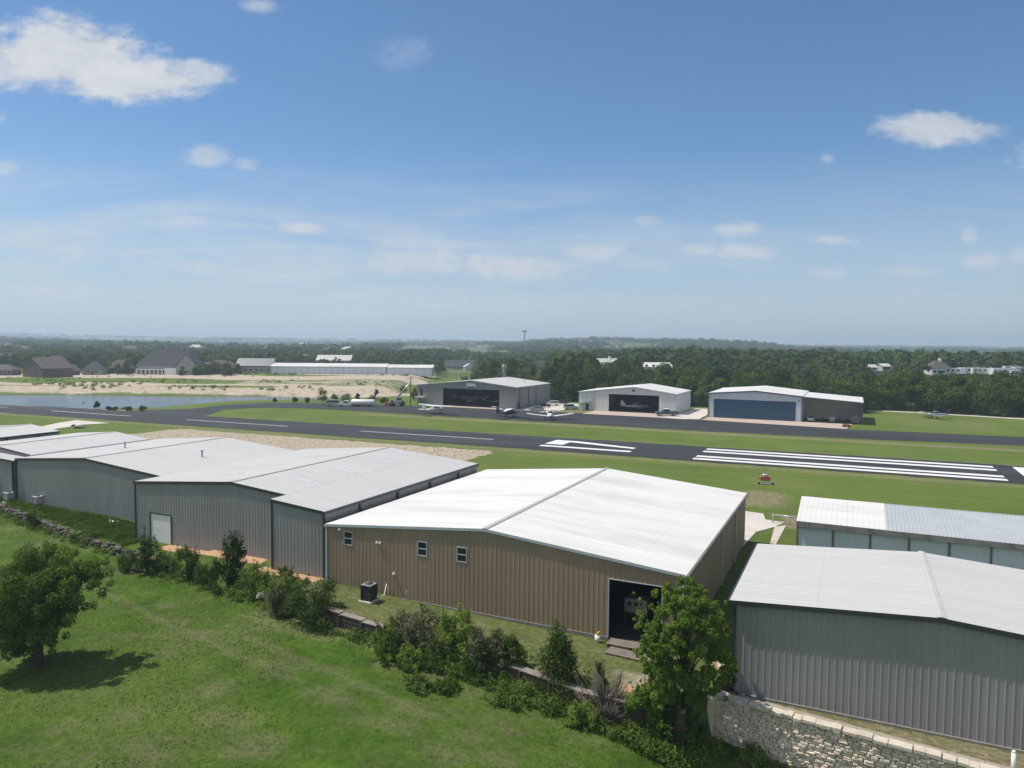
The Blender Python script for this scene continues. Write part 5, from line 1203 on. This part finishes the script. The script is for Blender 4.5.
# bushes along the field edge
def bush(px, py, wp, hp, leaf, label, shape='round', n=2600, size=.20, seed=0, twigs=0, name='bush', cat='bush', lean=0.0, group='bushes along the field edge', nc=None):
    p = at(px, py); k = 1/px_m(p); rx = wp*k/2; h = hp*k
    C = crown_clumps(seed, rx*.85, rx*.75, h*.04, h*.86, nc or 26, .16*rx, .36*rx, (RV3.x*lean*k, RV3.y*lean*k), shape)
    g = random.Random(seed+5)
    for _ in range(18): C.append((g.uniform(-1, 1)*rx, g.uniform(-1, 1)*rx*.7, g.uniform(.02, .35)*h, .19*rx))
    for _ in range(22):                                  # shoots that break the outline
        c = g.choice(C[:26]); v = Vector((g.gauss(0, .5), g.gauss(0, .5), abs(g.gauss(.7, .4)))).normalized(); l = g.uniform(.15, .42)*max(rx, h*.5)
        for q in range(4): t = q/3; C.append((c[0]+v.x*(c[3]*.7+l*t), c[1]+v.y*(c[3]*.7+l*t), c[2]+v.z*(c[3]*.7+l*t), rx*(.12-.06*t)))
    return plant(name, p, label, cat, C, n, size, L_[leaf], None, group, seed, 'stems', 'foliage', twigs)
B = [
 (34, 528, 16, 18, 'dark', 'small dark bush on the rubble wall near the left edge', 'round'), (93, 541, 24, 14, 'bush', 'low bush spilling over the right part of the rubble wall', 'round'),
 (148, 572, 34, 40, 'dark', 'dark bush hiding the lower left of the white roll-up door', 'round'), (128, 571, 22, 26, 'bush', 'green bush left of the dark bush by the white door', 'round'), (167, 574, 26, 22, 'bush', 'low green bush just right below the white roll-up door', 'round'),
 (188, 580, 32, 40, 'dark', 'rounded dark bush with upright sprig right of white door', 'dome'), (208, 582, 26, 26, 'bush', 'low bush between rounded dark bush and tall leaning shrub', 'round'),
 (253, 590, 44, 24, 'bush', 'low spreading green bush in front of the orange soil', 'round'), (284, 600, 40, 38, 'bush', 'upright green bush before the joint of grey bays', 'dome'),
 (311, 622, 62, 46, 'dark', 'large round dark bush in front of the brown hangar corner', 'round'), (277, 615, 30, 32, 'grey', 'greyish brush at left side of the large round bush', 'round'),
 (386, 660, 36, 44, 'bush', 'green bush at left end of the brown hangar thicket', 'round'), (404, 640, 36, 32, 'grey', 'greyish thin bush behind the left end of thicket', 'round'), (410, 668, 28, 26, 'bright', 'small bright bush at the front of the thicket', 'round'),
 (425, 652, 46, 50, 'grey', 'grey-green tangled bush left of the tall bright bush', 'round'), (455, 660, 50, 62, 'bright', 'tallest bright green bush in middle of the thicket', 'dome'), (438, 668, 34, 30, 'bush', 'leafy bush below the tallest bright bush', 'round'),
 (488, 674, 46, 56, 'grey', 'grey twiggy bush right of the tallest bright bush', 'dome'), (513, 672, 34, 44, 'bush', 'green bush at the right end of the thicket', 'dome'), (474, 678, 30, 28, 'dark', 'dark low bush under the grey twiggy bush', 'round'),
 (418, 688, 34, 11, 'bush', 'low weedy shrub in grass below the thicket at left', 'round'), (446, 691, 28, 11, 'bush', 'low weedy shrub in grass directly below thicket middle', 'round'), (510, 700, 50, 12, 'bush', 'wide low weedy shrub left of the dark conical cedar', 'round'),
 (599, 692, 20, 36, 'grey', 'thin upright sapling right of the dark conical cedar', 'cone'), (583, 726, 34, 26, 'bright', 'low bright weed clump below the dark conical cedar', 'round'),
 (648, 736, 44, 62, 'bright', 'bright bush at the foot of the light green tree', 'round'), (676, 745, 50, 52, 'dark', 'dark bush in shade at the stone wall end', 'round'), (660, 706, 44, 34, 'bush', 'green bush on pad edge left of the light green trunk', 'round'),
 (727, 692, 22, 52, 'dark', 'dark bush growing against the charcoal hangar corner', 'dome'), (752, 762, 30, 14, 'bush', 'low weeds at the foot of the stone wall', 'round'), (712, 752, 26, 12, 'bright', 'low bright weeds at the stone wall left end', 'round'),
 (668, 748, 90, 14, 'bush', 'weedy strip of shrub under the light green tree', 'round')]
for i, (px, py, wp, hp, lf_, lab, sh) in enumerate(B):
    bush(px, py, wp, hp, lf_, lab, sh, n=int(1200+2.2*wp*hp), size=.155 if wp > 28 else .14, seed=40+i, twigs=70 if lf_ == 'grey' else 0)
bush(228, 588, 52, 60, 'dark', 'tall dark shrub with top leaning right before grey wall', 'cone', 5200, .19, 90, lean=10, name='tall_shrub', cat='shrub')
bush(556, 694, 66, 80, 'dark', 'dark conical cedar in front of the brown hangar wall', 'cone', 6000, .16, 91, name='cedar_tree', cat='tree', group=None, nc=60)
bush(606, 722, 52, 48, 'grey', 'bare grey leafless brush right of the dark conical cedar', 'round', 160, .12, 92, twigs=620, name='bare_brush', cat='brush', group=None)
# lake-side bushes and other middle-distance shrubs
def midbush(px, py, wp, hp, label, leaf='wood', seed=0, name='shrub', group='shrubs between lake and taxiway'):
    p = at(px, py); k = 1/px_m(p); rx = wp*k/2; h = hp*k
    C = crown_clumps(seed, rx*.8, rx*.8, h*.2, h*.9, 12, .3*rx, .5*rx, (0, 0), 'dome')
    o = link(npmesh(name, *leaf_arrays(C, 500, .5, seed)[:2], L_[leaf], dict(tint=leaf_arrays(C, 500, .5, seed)[2])), name, None, p); tag(o, label, 'shrub', group)
for i, (px, py, wp, hp, lab, lf_) in enumerate([
    (83, 407.5, 5, 5, 'small shrub on the lake edge left of the darkest one', 'wood'), (97, 409, 7, 8, 'darkest small shrub standing out against lake water', 'dark'), (109, 410, 6, 4, 'tiny shrub right of the darkest lake shrub', 'wood'), (115, 410.5, 5, 4, 'second tiny shrub right of darkest lake shrub', 'wood'), (129, 411, 6, 4, 'low shrub at the lake corner before the asphalt', 'wood'), (143, 411, 8, 5, 'wide low shrub at the lake corner', 'bush'),
    (275, 402.5, 4, 5, 'smallest dark shrub by the narrow end of lake', 'dark'), (295, 402.5, 7, 5, 'low green shrub left of the tall roundish lake tree', 'wood'), (307, 402.5, 6, 5, 'dark low shrub just left of tall roundish lake tree', 'dark'), (323, 404.5, 13, 17, 'tall roundish tree at narrow end of the lake', 'dark'), (334, 402, 10, 8, 'light shrub right of the tall roundish lake tree', 'bush'), (346, 401.5, 14, 7, 'green shrub behind the white pickup', 'bush'), (358, 400.5, 6, 8, 'dark shrub above the white tank', 'dark'),
    (372, 403, 12, 8, 'green shrub right behind the white tank', 'wood'), (376, 397, 6, 8, 'narrow shrub on the sand beyond the white tank', 'dark'), (384, 403, 10, 5, 'low shrub left of orange tractor', 'wood'), (403, 394, 8, 10, 'dark shrub behind the raised boom', 'dark'), (415, 403.5, 10, 16, 'tall shrub against the left wall of taupe hangar', 'wood'), (441, 382, 19, 12, 'round dark tree above the taupe hangar roof', 'wood'), (465, 381, 11, 6, 'small round tree above taupe hangar ridge', 'wood'), (592, 408.8, 9, 4, 'low dark shrub at the white hangar lean-to', 'dark')]):
    midbush(px, py, wp, hp, lab, lf_, 200+i)
# ------------------------------------------------------------------ woodland trees
def tree_mesh(seed, h=12.0, n=2800):
    g = random.Random(seed); w = g.uniform(3.6, 5.0)
    C = crown_clumps(seed, w*.85, w*.85, h*.02, h*.93, 20, w*.30, w*.50, (g.uniform(-.5, .5), g.uniform(-.5, .5)), 'dome')
    V, F_, t = leaf_arrays(C, n, .66, seed, up=.4, align=1.5, inner=.7)
    mb = MB(); mb.tube([(0, 0, -1), (0, 0, h*.55)], [.32, .2], 5)
    k = len(V); tv = np.array(mb.v); tf = np.array([f for f in mb.f if len(f) == 4])
    V2 = np.concatenate([V, tv]); F2 = np.concatenate([F_, tf+k]); mi = np.concatenate([np.zeros(len(F_)), np.ones(len(tf))])
    return npmesh('woodland_tree', V2, F2, [L_['wood'], M['bark']], dict(tint=np.concatenate([t, np.zeros(len(tv))])), mi)
TM = [tree_mesh(300+i) for i in range(9)]
g = random.Random(77); TREES = []
WEDGE = ((606, 15, 318, 480), (658, 20, 318, 470), (978, 58, 312, 400), (880, 20, 318, 420), (458, 20, 420, 640), (541, 12, 318, 640), (446, 46, 1250, 2000), (250, 50, 1350, 1900), (345, 26, 1700, 2400), (640, 18, 1500, 1750), (560, 30, 1250, 1450))
def put(x, y, h, label, group, mind=3.6):
    for a, b, r_ in HOUSES:
        if (a-x)**2+(b-y)**2 < (r_*.8+2)**2: return
    D_ = x*HD[0]+y*HD[1]; a_ = (x*HL[0]+y*HL[1])/D_
    for px, w_, Da, Db in WEDGE:
        if Da < D_ < Db and abs(a_-(px-512)/730) < w_/730: return
    h *= g.uniform(.82, 1.14)
    for a, b in TREES[-140:]:
        if (a-x)**2+(b-y)**2 < mind**2: return
    o = bpy.data.objects.new('woodland_tree', g.choice(TM)); COL.objects.link(o); s = h/12
    o.location = (x, y, float(gz(x, y))-.2); o.rotation_euler = (0, 0, g.uniform(0, 6.28)); o.scale = (s*g.uniform(1.1, 1.4), s*g.uniform(1.1, 1.4), s); tag(o, label, 'tree', group); TREES.append((x, y))
edge = lambda X: float(np.interp(X, [-110, -98, -84, -70, -48, -40, -20, 3, 10, 24, 46, 120], [262, 255, 254, 256, 257, 258, 256, 258, 276, 275, 270, 250]))
G1 = ('dark broadleaf tree in the dense wood behind the far hangars', 'trees of the dense wood behind the far hangars')
G2 = ('dark broadleaf tree in the wood edge right of the far hangars', 'trees of the wood edge on the right')
G3 = ('leafy tree among the houses beyond the lake', 'trees among the houses')
for row in range(6):
    X = -108.0+row*2
    while X < 118:
        y = edge(X)+3+row*9.5+g.uniform(-2.5, 2.5)
        hgt = g.uniform(10.5, 13.5) if X < -45 else g.uniform(9.5, 13.0) if X > 4 else g.uniform(9, 12)
        if -50 < X < -40 and row == 0: hgt *= .7
        lab = G1 if X < 4 else G2
        put(X+g.uniform(-1.5, 1.5), y, hgt, *lab); X += g.uniform(6.2, 8.2)
def put_px(px, D, h, lab): 
    p = at_depth(px, D); put(p.x, p.y, h, *lab, mind=3)
for px, D, h in [(30, 500, 10), (72, 470, 13), (80, 480, 14), (76, 495, 12), (103, 425, 8), (110, 430, 7), (98, 422, 6), (118, 425, 7), (126, 425, 9), (133, 427, 10), (137, 428, 9), (176, 418, 7), (183, 416, 6), (196, 424, 8), (200, 425, 8), (207, 428, 8), (212, 428, 6), (229, 434, 8), (234, 436, 9), (389.5, 440, 8), (145, 428, 7), (90, 423, 5), (86, 430, 7)]: put_px(px, D, h, G3)
for i in range(44):
    px = g.choice((g.uniform(62, 135), g.uniform(140, 232), g.uniform(178, 240))); Dq = (430 if px < 140 else 420) + g.uniform(0, 22); put_px(px, Dq, g.uniform(4, 8.5), G3)
for i in range(46): put_px(g.uniform(-10, 300), g.uniform(480, 560), g.uniform(9, 13), G3)
for i in range(26): put_px(g.uniform(300, 440), g.uniform(520, 600), g.uniform(8, 11), G3)
for i in range(36): put_px(g.uniform(476, 600), g.uniform(300, 430), g.uniform(10, 13), G1)

# ------------------------------------------------------------------ far woods: one mass
def far_wood():
    gg = np.random.default_rng(21); Vs = []; Ts = []
    for n, d0, d1, r0, r1, hf, q in ((11500, 330, 1100, 3.8, 6.4, 1.0, 52), (8500, 1100, 2700, 6, 11, .75, 34), (6500, 2700, 8500, 14, 28, .36, 22)):
        D = np.exp(gg.uniform(math.log(d0), math.log(d1), n)); A = np.radians(gg.uniform(-52, 52, n)); L = D*np.tan(A)
        x = HD[0]*D+HL[0]*L; y = HD[1]*D+HL[1]*L
        keep = np.ones(n, bool)
        keep &= ~((L < -50) & (D < 500)) & ~((D < 430) & (L < 0))
        fld = _noise(x, y, 260, 31)*.65+_noise(x, y, 90, 32)*.35
        keep &= ~((fld > .55) & (D > 720))
        for a, b, r_ in HOUSES: keep &= (x-a)**2+(y-b)**2 > (r_+3)**2
        # clear ground in front of the houses beyond the wood
        for px, w_, Da, Db in WEDGE:
            az = (px-512)/730; keep &= ~((np.abs(L/D-az) < w_/730) & (D > Da) & (D < Db))
        D, L, x, y = D[keep], L[keep], x[keep], y[keep]; m = len(D)
        r = gg.uniform(r0, r1, m)*(.8+.4*_noise(x, y, 40, 3)); z = gz(x, y)
        hgt = np.minimum(r*1.5, 13)*(.75+.5*gg.random(m)); hgt = np.where((D < 400) & (L > 40), np.minimum(hgt, 7.5), hgt)
        d = gg.normal(size=(m, q, 3)); d[:, :, 2] = np.abs(d[:, :, 2])*.9-.1; d /= np.linalg.norm(d, axis=2)[:, :, None]
        c = np.stack([x, y, z+hgt*.42], 1)
        P = c[:, None, :]+d*np.stack([r, r, hgt*.58], 1)[:, None, :]*(.8+.3*gg.random((m, q, 1)))
        N_ = d+gg.normal(size=d.shape)*.35; N_ /= np.linalg.norm(N_, axis=2)[:, :, None]
        a = np.cross(N_, gg.normal(size=d.shape)); a /= np.linalg.norm(a, axis=2)[:, :, None]; b = np.cross(N_, a)
        s = (r*.42)[:, None, None]*(.7+.6*gg.random((m, q, 1)))
        Vs.append(np.stack([P-a*s*.6, P-b*s*.5, P+a*s*.6, P+b*s*.5], 2).reshape(-1, 3))
        Ts.append(np.repeat(np.clip(gg.random((m, 1))*.45+gg.random((m, q))*.35+.5*(_noise(x, y, 130, 71)-.3)[:, None], 0, 1).ravel(), 4))
    V = np.concatenate(Vs); t = np.concatenate(Ts)
    kind(link(npmesh('far_woods', V, np.arange(len(V)).reshape(-1, 4), L_['far'], dict(tint=t)), 'far_woods'), 'stuff')
far_wood()

def scrub():
    gg = np.random.default_rng(8); P = []
    for n, d0, d1, l0, l1, s_ in ((900, 312, 345, -420, -60, .9), (500, 345, 380, -420, -60, .7), (160, 380, 440, -420, -60, .6), (200, 428, 445, -330, -60, 1.0)):
        D = gg.uniform(d0, d1, n); L = gg.uniform(l0, l1, n); k = _noise(L, D, 22, 61) > .45
        for d, l in zip(D[k], L[k]):
            x, y = HD[0]*d+HL[0]*l, HD[1]*d+HL[1]*l; r = s_*gg.uniform(.4, 1.2); P.append((x, y, float(gz(x, y))+r*.3, r))
    L = gg.uniform(-200, -128, 260); Dn = np.interp(L, SHORE_N[:, 0], SHORE_N[:, 1])-gg.uniform(4.5, 8, 260)
    for d, l in zip(Dn, L):
        x, y = HD[0]*d+HL[0]*l, HD[1]*d+HL[1]*l
        if y > 161.5: r = gg.uniform(.3, .9); P.append((x, y, float(gz(x, y))+r*.3, r))
    V, F_, t = leaf_arrays(P, len(P)*22, .6, 4, squash=.7)
    kind(link(npmesh('scrub', V, F_, L_['bush'], dict(tint=t)), 'scrub'), 'stuff')
scrub()
def edge_weeds():
    gg = np.random.default_rng(12); P = []
    for n, xa, xb, off0, off1, r0, r1 in ((330, -27, -8.5, .6, 2.2, .22, .62), (120, -39, -25, .6, 2.0, .15, .45), (90, -62, -39, -.4, 1.6, .15, .45), (80, -8, 12, .5, 1.8, .12, .32), (260, -108, -66, -1.4, 1.6, .15, .5)):
        x = gg.uniform(xa, xb, n); y = np.interp(x, CURB[:, 0], CURB[:, 1])-gg.uniform(off0, off1, n)
        for a, b in zip(x, y): r = gg.uniform(r0, r1); P.append((a, b, float(gz(a, b))+r*.5, r))
    V, F_, t = leaf_arrays(P, len(P)*60, .17, 14, squash=.9)
    kind(link(npmesh('weeds', V, F_, L_['bush'], dict(tint=t)), 'weeds'), 'stuff')
edge_weeds()

# ------------------------------------------------------------------ grass in the field and weeds on the pads
def grass():
    gg = np.random.default_rng(3)
    def blades(x, y, h, w):
        n = len(x); z = gz(x, y); a = gg.uniform(0, 6.283, n); ln = gg.normal(0, .6, (n, 2))*h[:, None]+np.array([.25, -.05])*h[:, None]
        bx, by = np.cos(a)*w, np.sin(a)*w
        V = np.stack([np.stack([x-bx, y-by, z-.03], 1), np.stack([x+bx, y+by, z-.03], 1), np.stack([x+ln[:, 0], y+ln[:, 1], z+h], 1)], 1).reshape(-1, 3)
        return V, np.repeat(gg.random(n), 3)
    Vs, Ts = [], []
    n = 230000; x = gg.uniform(-125, 12, n); yc = np.interp(x, CURB[:, 0], CURB[:, 1]); y = yc-.4-(gg.random(n)**1.0)*52
    D = x*HD[0]+y*HD[1]; L = x*HL[0]+y*HL[1]; k = (D > 18) & (np.abs(L) < D*.85+6)
    dens = _noise(x, y, 3.2, 41)*.5+_noise(x, y, 9, 42)*.5; k &= dens > gg.random(n)*.75
    x, y, yc, dens = x[k], y[k], yc[k], dens[k]; tus = _noise(x, y, .75, 81)*.6+_noise(x, y, 2.1, 82)*.4; h = (.03+.10*gg.random(len(x))**2)*(.5+1.5*tus**2)*(.5+dens)*(1+.8*np.exp(-(yc-y)/3)); v, t = blades(x, y, h, .025+.03*gg.random(len(x))); Vs.append(v); Ts.append(t)
    # tall weeds between the grey hangars and the rubble wall
    n = 22000; x = gg.uniform(-108, -70, n); yc = np.interp(x, CURB[:, 0], CURB[:, 1]); y0 = np.where(x < -71.5, 59.4, 54.0); y = yc+.6+gg.random(n)*np.maximum(y0-yc-.8, .2)
    k = _noise(x, y, 1.8, 44) > .12; x, y = x[k], y[k]; v, t = blades(x, y, .2+.5*gg.random(len(x))*_noise(x, y, 2.5, 45), .05+.03*gg.random(len(x))); Vs.append(v); Ts.append(t)
    V = np.concatenate(Vs); t = np.concatenate(Ts)
    dr = np.repeat(dryness(V[::3, 0], V[::3, 1])*(V[::3, 1] < np.interp(V[::3, 0], CURB[:, 0], CURB[:, 1])), 3)
    dr = np.clip(dr*.9+.55*(np.repeat(gg.random(len(V)//3), 3) > .93), 0, 1)
    kind(link(npmesh('grass', V, np.arange(len(V)).reshape(-1, 3), L_['grass'], dict(tint=t, dry=dr)), 'grass'), 'stuff')
grass()

# ------------------------------------------------------------------ air, sky, sun, camera
SUN_EL, SUN_AZ = R(62), R(257)          # azimuth clockwise from +Y
sd = Vector((math.sin(SUN_AZ)*math.cos(SUN_EL), math.cos(SUN_AZ)*math.cos(SUN_EL), math.sin(SUN_EL)))
sl = bpy.data.lights.new('sun', 'SUN'); sl.energy = 4.6; sl.angle = R(.53); sl.color = (1.0, .93, .83)
so = bpy.data.objects.new('sun', sl); COL.objects.link(so); so.rotation_euler = (-sd).to_track_quat('-Z', 'Y').to_euler(); so.location = (0, 0, 300)

HAZE = True
if HAZE:
    zmin = float(gzv.min())-1.0
    f = MB(); f.box(-14600, 14600, -3000, 15000, zmin, 150)
    m = bpy.data.materials.new('haze_air'); m.use_nodes = True; t = m.node_tree; t.nodes.remove(t.nodes['Principled BSDF'])
    v = t.nodes.new('ShaderNodeVolumePrincipled'); v.inputs['Color'].default_value = (.70, .84, 1.0, 1); v.inputs['Density'].default_value = .00026; v.inputs['Anisotropy'].default_value = .2
    t.links.new(v.outputs[0], t.nodes['Material Output'].inputs['Volume'])
    kind(f.build('haze', m), 'stuff')

def world():
    w = bpy.data.worlds.new('World'); S.world = w; w.use_nodes = True; t = w.node_tree; N = t.nodes; Lk = t.links
    bg = N['Background']; STR = .104; bg.inputs['Strength'].default_value = STR
    sky = N.new('ShaderNodeTexSky'); sky.sky_type = 'NISHITA'; sky.sun_disc = False; sky.sun_elevation = SUN_EL; sky.sun_rotation = SUN_AZ
    sky.air_density = .85; sky.dust_density = .25; sky.ozone_density = 1.6; sky.altitude = 200
    tc = N.new('ShaderNodeTexCoord')
    vr = N.new('ShaderNodeVectorRotate'); vr.rotation_type = 'Z_AXIS'; vr.inputs['Angle'].default_value = -YAW; Lk.new(tc.outputs['Generated'], vr.inputs['Vector'])
    sx = N.new('ShaderNodeSeparateXYZ'); Lk.new(vr.outputs[0], sx.inputs[0])
    def mt(op, a, b=None, c=None, clamp=False):
        n = N.new('ShaderNodeMath'); n.operation = op; n.use_clamp = clamp
        for i, v in enumerate((a, b, c)):
            if v is None: continue
            if isinstance(v, (int, float)): n.inputs[i].default_value = v
            else: Lk.new(v, n.inputs[i])
        return n.outputs[0]
    yy = mt('MAXIMUM', sx.outputs['Y'], .02); u = mt('DIVIDE', sx.outputs['X'], yy); v = mt('DIVIDE', sx.outputs['Z'], yy)
    cx = N.new('ShaderNodeCombineXYZ'); Lk.new(u, cx.inputs[0]); Lk.new(v, cx.inputs[1]); uv = cx.outputs[0]
    def noise(sc, det, rough, stretch, dist=0.0, off=0.0):
        mp = N.new('ShaderNodeMapping'); mp.inputs['Scale'].default_value = (sc, sc*stretch, 1); mp.inputs['Location'].default_value = (off, off*.7, off); Lk.new(uv, mp.inputs[0])
        n = N.new('ShaderNodeTexNoise'); n.inputs['Scale'].default_value = 1; n.inputs['Detail'].default_value = det; n.inputs['Roughness'].default_value = rough; n.inputs['Distortion'].default_value = dist; Lk.new(mp.outputs[0], n.inputs['Vector']); return n.outputs['Fac']
    nz = noise(10, 8, .6, 1.8, .6); nz2 = noise(38, 5, .6, 1.8, .2, 3.1)
    nn = mt('SUBTRACT', mt('ADD', mt('MULTIPLY', nz, .62), mt('MULTIPLY', nz2, .38)), .5)
    def ss(x, lo, hi):
        r = N.new('ShaderNodeMapRange'); r.interpolation_type = 'SMOOTHSTEP'; r.inputs[1].default_value = lo; r.inputs[2].default_value = hi; Lk.new(x, r.inputs[0]); return r.outputs[0]
    cov = None
    CL = [(60, 55, 95, 38, .95), (130, 80, 92, 24, .95), (20, 60, 60, 34, .8), (185, 76, 48, 17, .7), (208, 157, 30, 14, .45), (246, 165, 20, 9, .4), (5, 168, 18, 12, .4), (305, 228, 42, 9, .6), (190, 220, 40, 8, .45), (425, 262, 80, 16, .7), (520, 268, 90, 18, .6), (590, 252, 50, 14, .5),
          (938, 130, 62, 17, .75), (905, 128, 40, 9, .5), (740, 229, 32, 10, .55), (697, 250, 28, 10, .48), (742, 252, 40, 11, .5), (829, 240, 32, 8, .6), (827, 273, 30, 8, .35), (905, 271, 40, 9, .35), (983, 263, 26, 11, .5), (1020, 258, 16, 10, .4), (969, 236, 12, 9, .35), (648, 221, 18, 7, .25), (255, 6, 24, 9, .35), (405, 52, 36, 20, .16), (827, 159, 9, 6, .3), (1100, 160, 80, 26, .7), (-120, 110, 110, 30, .8), (640, 262, 60, 14, .25)]
    for px, py, a, b, op in CL:
        vm = N.new('ShaderNodeVectorMath'); vm.operation = 'SUBTRACT'; Lk.new(uv, vm.inputs[0])
        d = ray(px, py); X_, Y_ = d[0]*HL[0]+d[1]*HL[1], d[0]*HD[0]+d[1]*HD[1]
        vm.inputs[1].default_value = (X_/Y_, d[2]/Y_, 0)
        vs = N.new('ShaderNodeVectorMath'); vs.operation = 'MULTIPLY'; vs.inputs[1].default_value = (730/a/1.15, 730/b/1.15, 0); Lk.new(vm.outputs[0], vs.inputs[0])
        ln = N.new('ShaderNodeVectorMath'); ln.operation = 'LENGTH'; Lk.new(vs.outputs[0], ln.inputs[0])
        e = mt('SUBTRACT', mt('ADD', 1.0, mt('MULTIPLY', nn, 1.9)), ln.outputs['Value'])
        mk = mt('MULTIPLY', ss(e, .0, .62 if op > .65 else .9), min(op*(1 if op > .65 else 1.35), .95))
        cov = mk if cov is None else mt('MAXIMUM', cov, mk)
    # thin streaks low in the sky, stronger to the left
    st = noise(3.2, 7, .62, 7.0, .6, 5.0)
    veil = mt('MULTIPLY', mt('MULTIPLY', ss(st, .34, .66), mt('MULTIPLY', ss(v, -.02, .04), ss(v, .27, .12))), mt('ADD', mt('MULTIPLY', ss(u, .45, -.35), .42), .20))
    cov = mt('MAXIMUM', cov, veil)
    front = ss(sx.outputs['Y'], .05, .25)
    cov = mt('MULTIPLY', cov, front, clamp=True)
    # unseen broken cloud added behind the viewpoint as neutral fill for the walls
    rn = N.new('ShaderNodeTexNoise'); rn.inputs['Scale'].default_value = 2.6; rn.inputs['Detail'].default_value = 7; Lk.new(tc.outputs['Generated'], rn.inputs['Vector'])
    rear = mt('MULTIPLY', mt('MULTIPLY', ss(rn.outputs['Fac'], .40, .60), .9), mt('MULTIPLY', mt('SUBTRACT', 1.0, front), ss(sx.outputs['Z'], .02, .12)))
    cov = mt('MAXIMUM', cov, rear)
    shade = ss(nn, -.25, .2)
    cc = N.new('ShaderNodeMix'); cc.data_type = 'RGBA'; Lk.new(shade, cc.inputs[0]); cc.inputs[6].default_value = (5.2, 5.5, 6.0, 1); cc.inputs[7].default_value = (6.9, 7.0, 7.1, 1)
    mx = N.new('ShaderNodeMix'); mx.data_type = 'RGBA'; Lk.new(cov, mx.inputs[0]); tn = N.new('ShaderNodeMix'); tn.data_type = 'RGBA'; tn.blend_type = 'MULTIPLY'; tn.inputs[0].default_value = 1; tn.inputs[7].default_value = (.84, 1.04, 1.13, 1)
    hs = N.new('ShaderNodeHueSaturation'); hs.inputs['Saturation'].default_value = 1.08; Lk.new(sky.outputs[0], hs.inputs['Color']); Lk.new(hs.outputs[0], tn.inputs[6]); hzm = N.new('ShaderNodeMix'); hzm.data_type = 'RGBA'; Lk.new(mt('MULTIPLY', ss(sx.outputs['Z'], .26, -.03), .72), hzm.inputs[0]); Lk.new(tn.outputs[2], hzm.inputs[6]); hzm.inputs[7].default_value = (4.65, 5.05, 5.75, 1)   # milky veil low in the sky
    Lk.new(hzm.outputs[2], mx.inputs[6]); Lk.new(cc.outputs[2], mx.inputs[7])
    Lk.new(mx.outputs[2], bg.inputs[0])
world()

cam = bpy.data.cameras.new('camera'); co = bpy.data.objects.new('camera', cam); COL.objects.link(co)
cam.sensor_width = 36; cam.sensor_fit = 'HORIZONTAL'; cam.lens = F_PX/1024*36; cam.clip_start = .5; cam.clip_end = 40000
co.matrix_world = Matrix(((RT[0], UP[0], -FW[0], 0), (RT[1], UP[1], -FW[1], 0), (RT[2], UP[2], -FW[2], CAMZ), (0, 0, 0, 1)))
S.camera = co
vsn = S.view_settings; vsn.view_transform = 'Standard'; vsn.look = 'None'; vsn.exposure = 0.06; vsn.gamma = 1.0; vsn.use_curve_mapping = False
c_ = S.cycles; c_.use_denoising = True; c_.max_bounces = 6; c_.diffuse_bounces = 3; c_.glossy_bounces = 2; c_.transmission_bounces = 2; c_.volume_bounces = 1; c_.transparent_max_bounces = 4
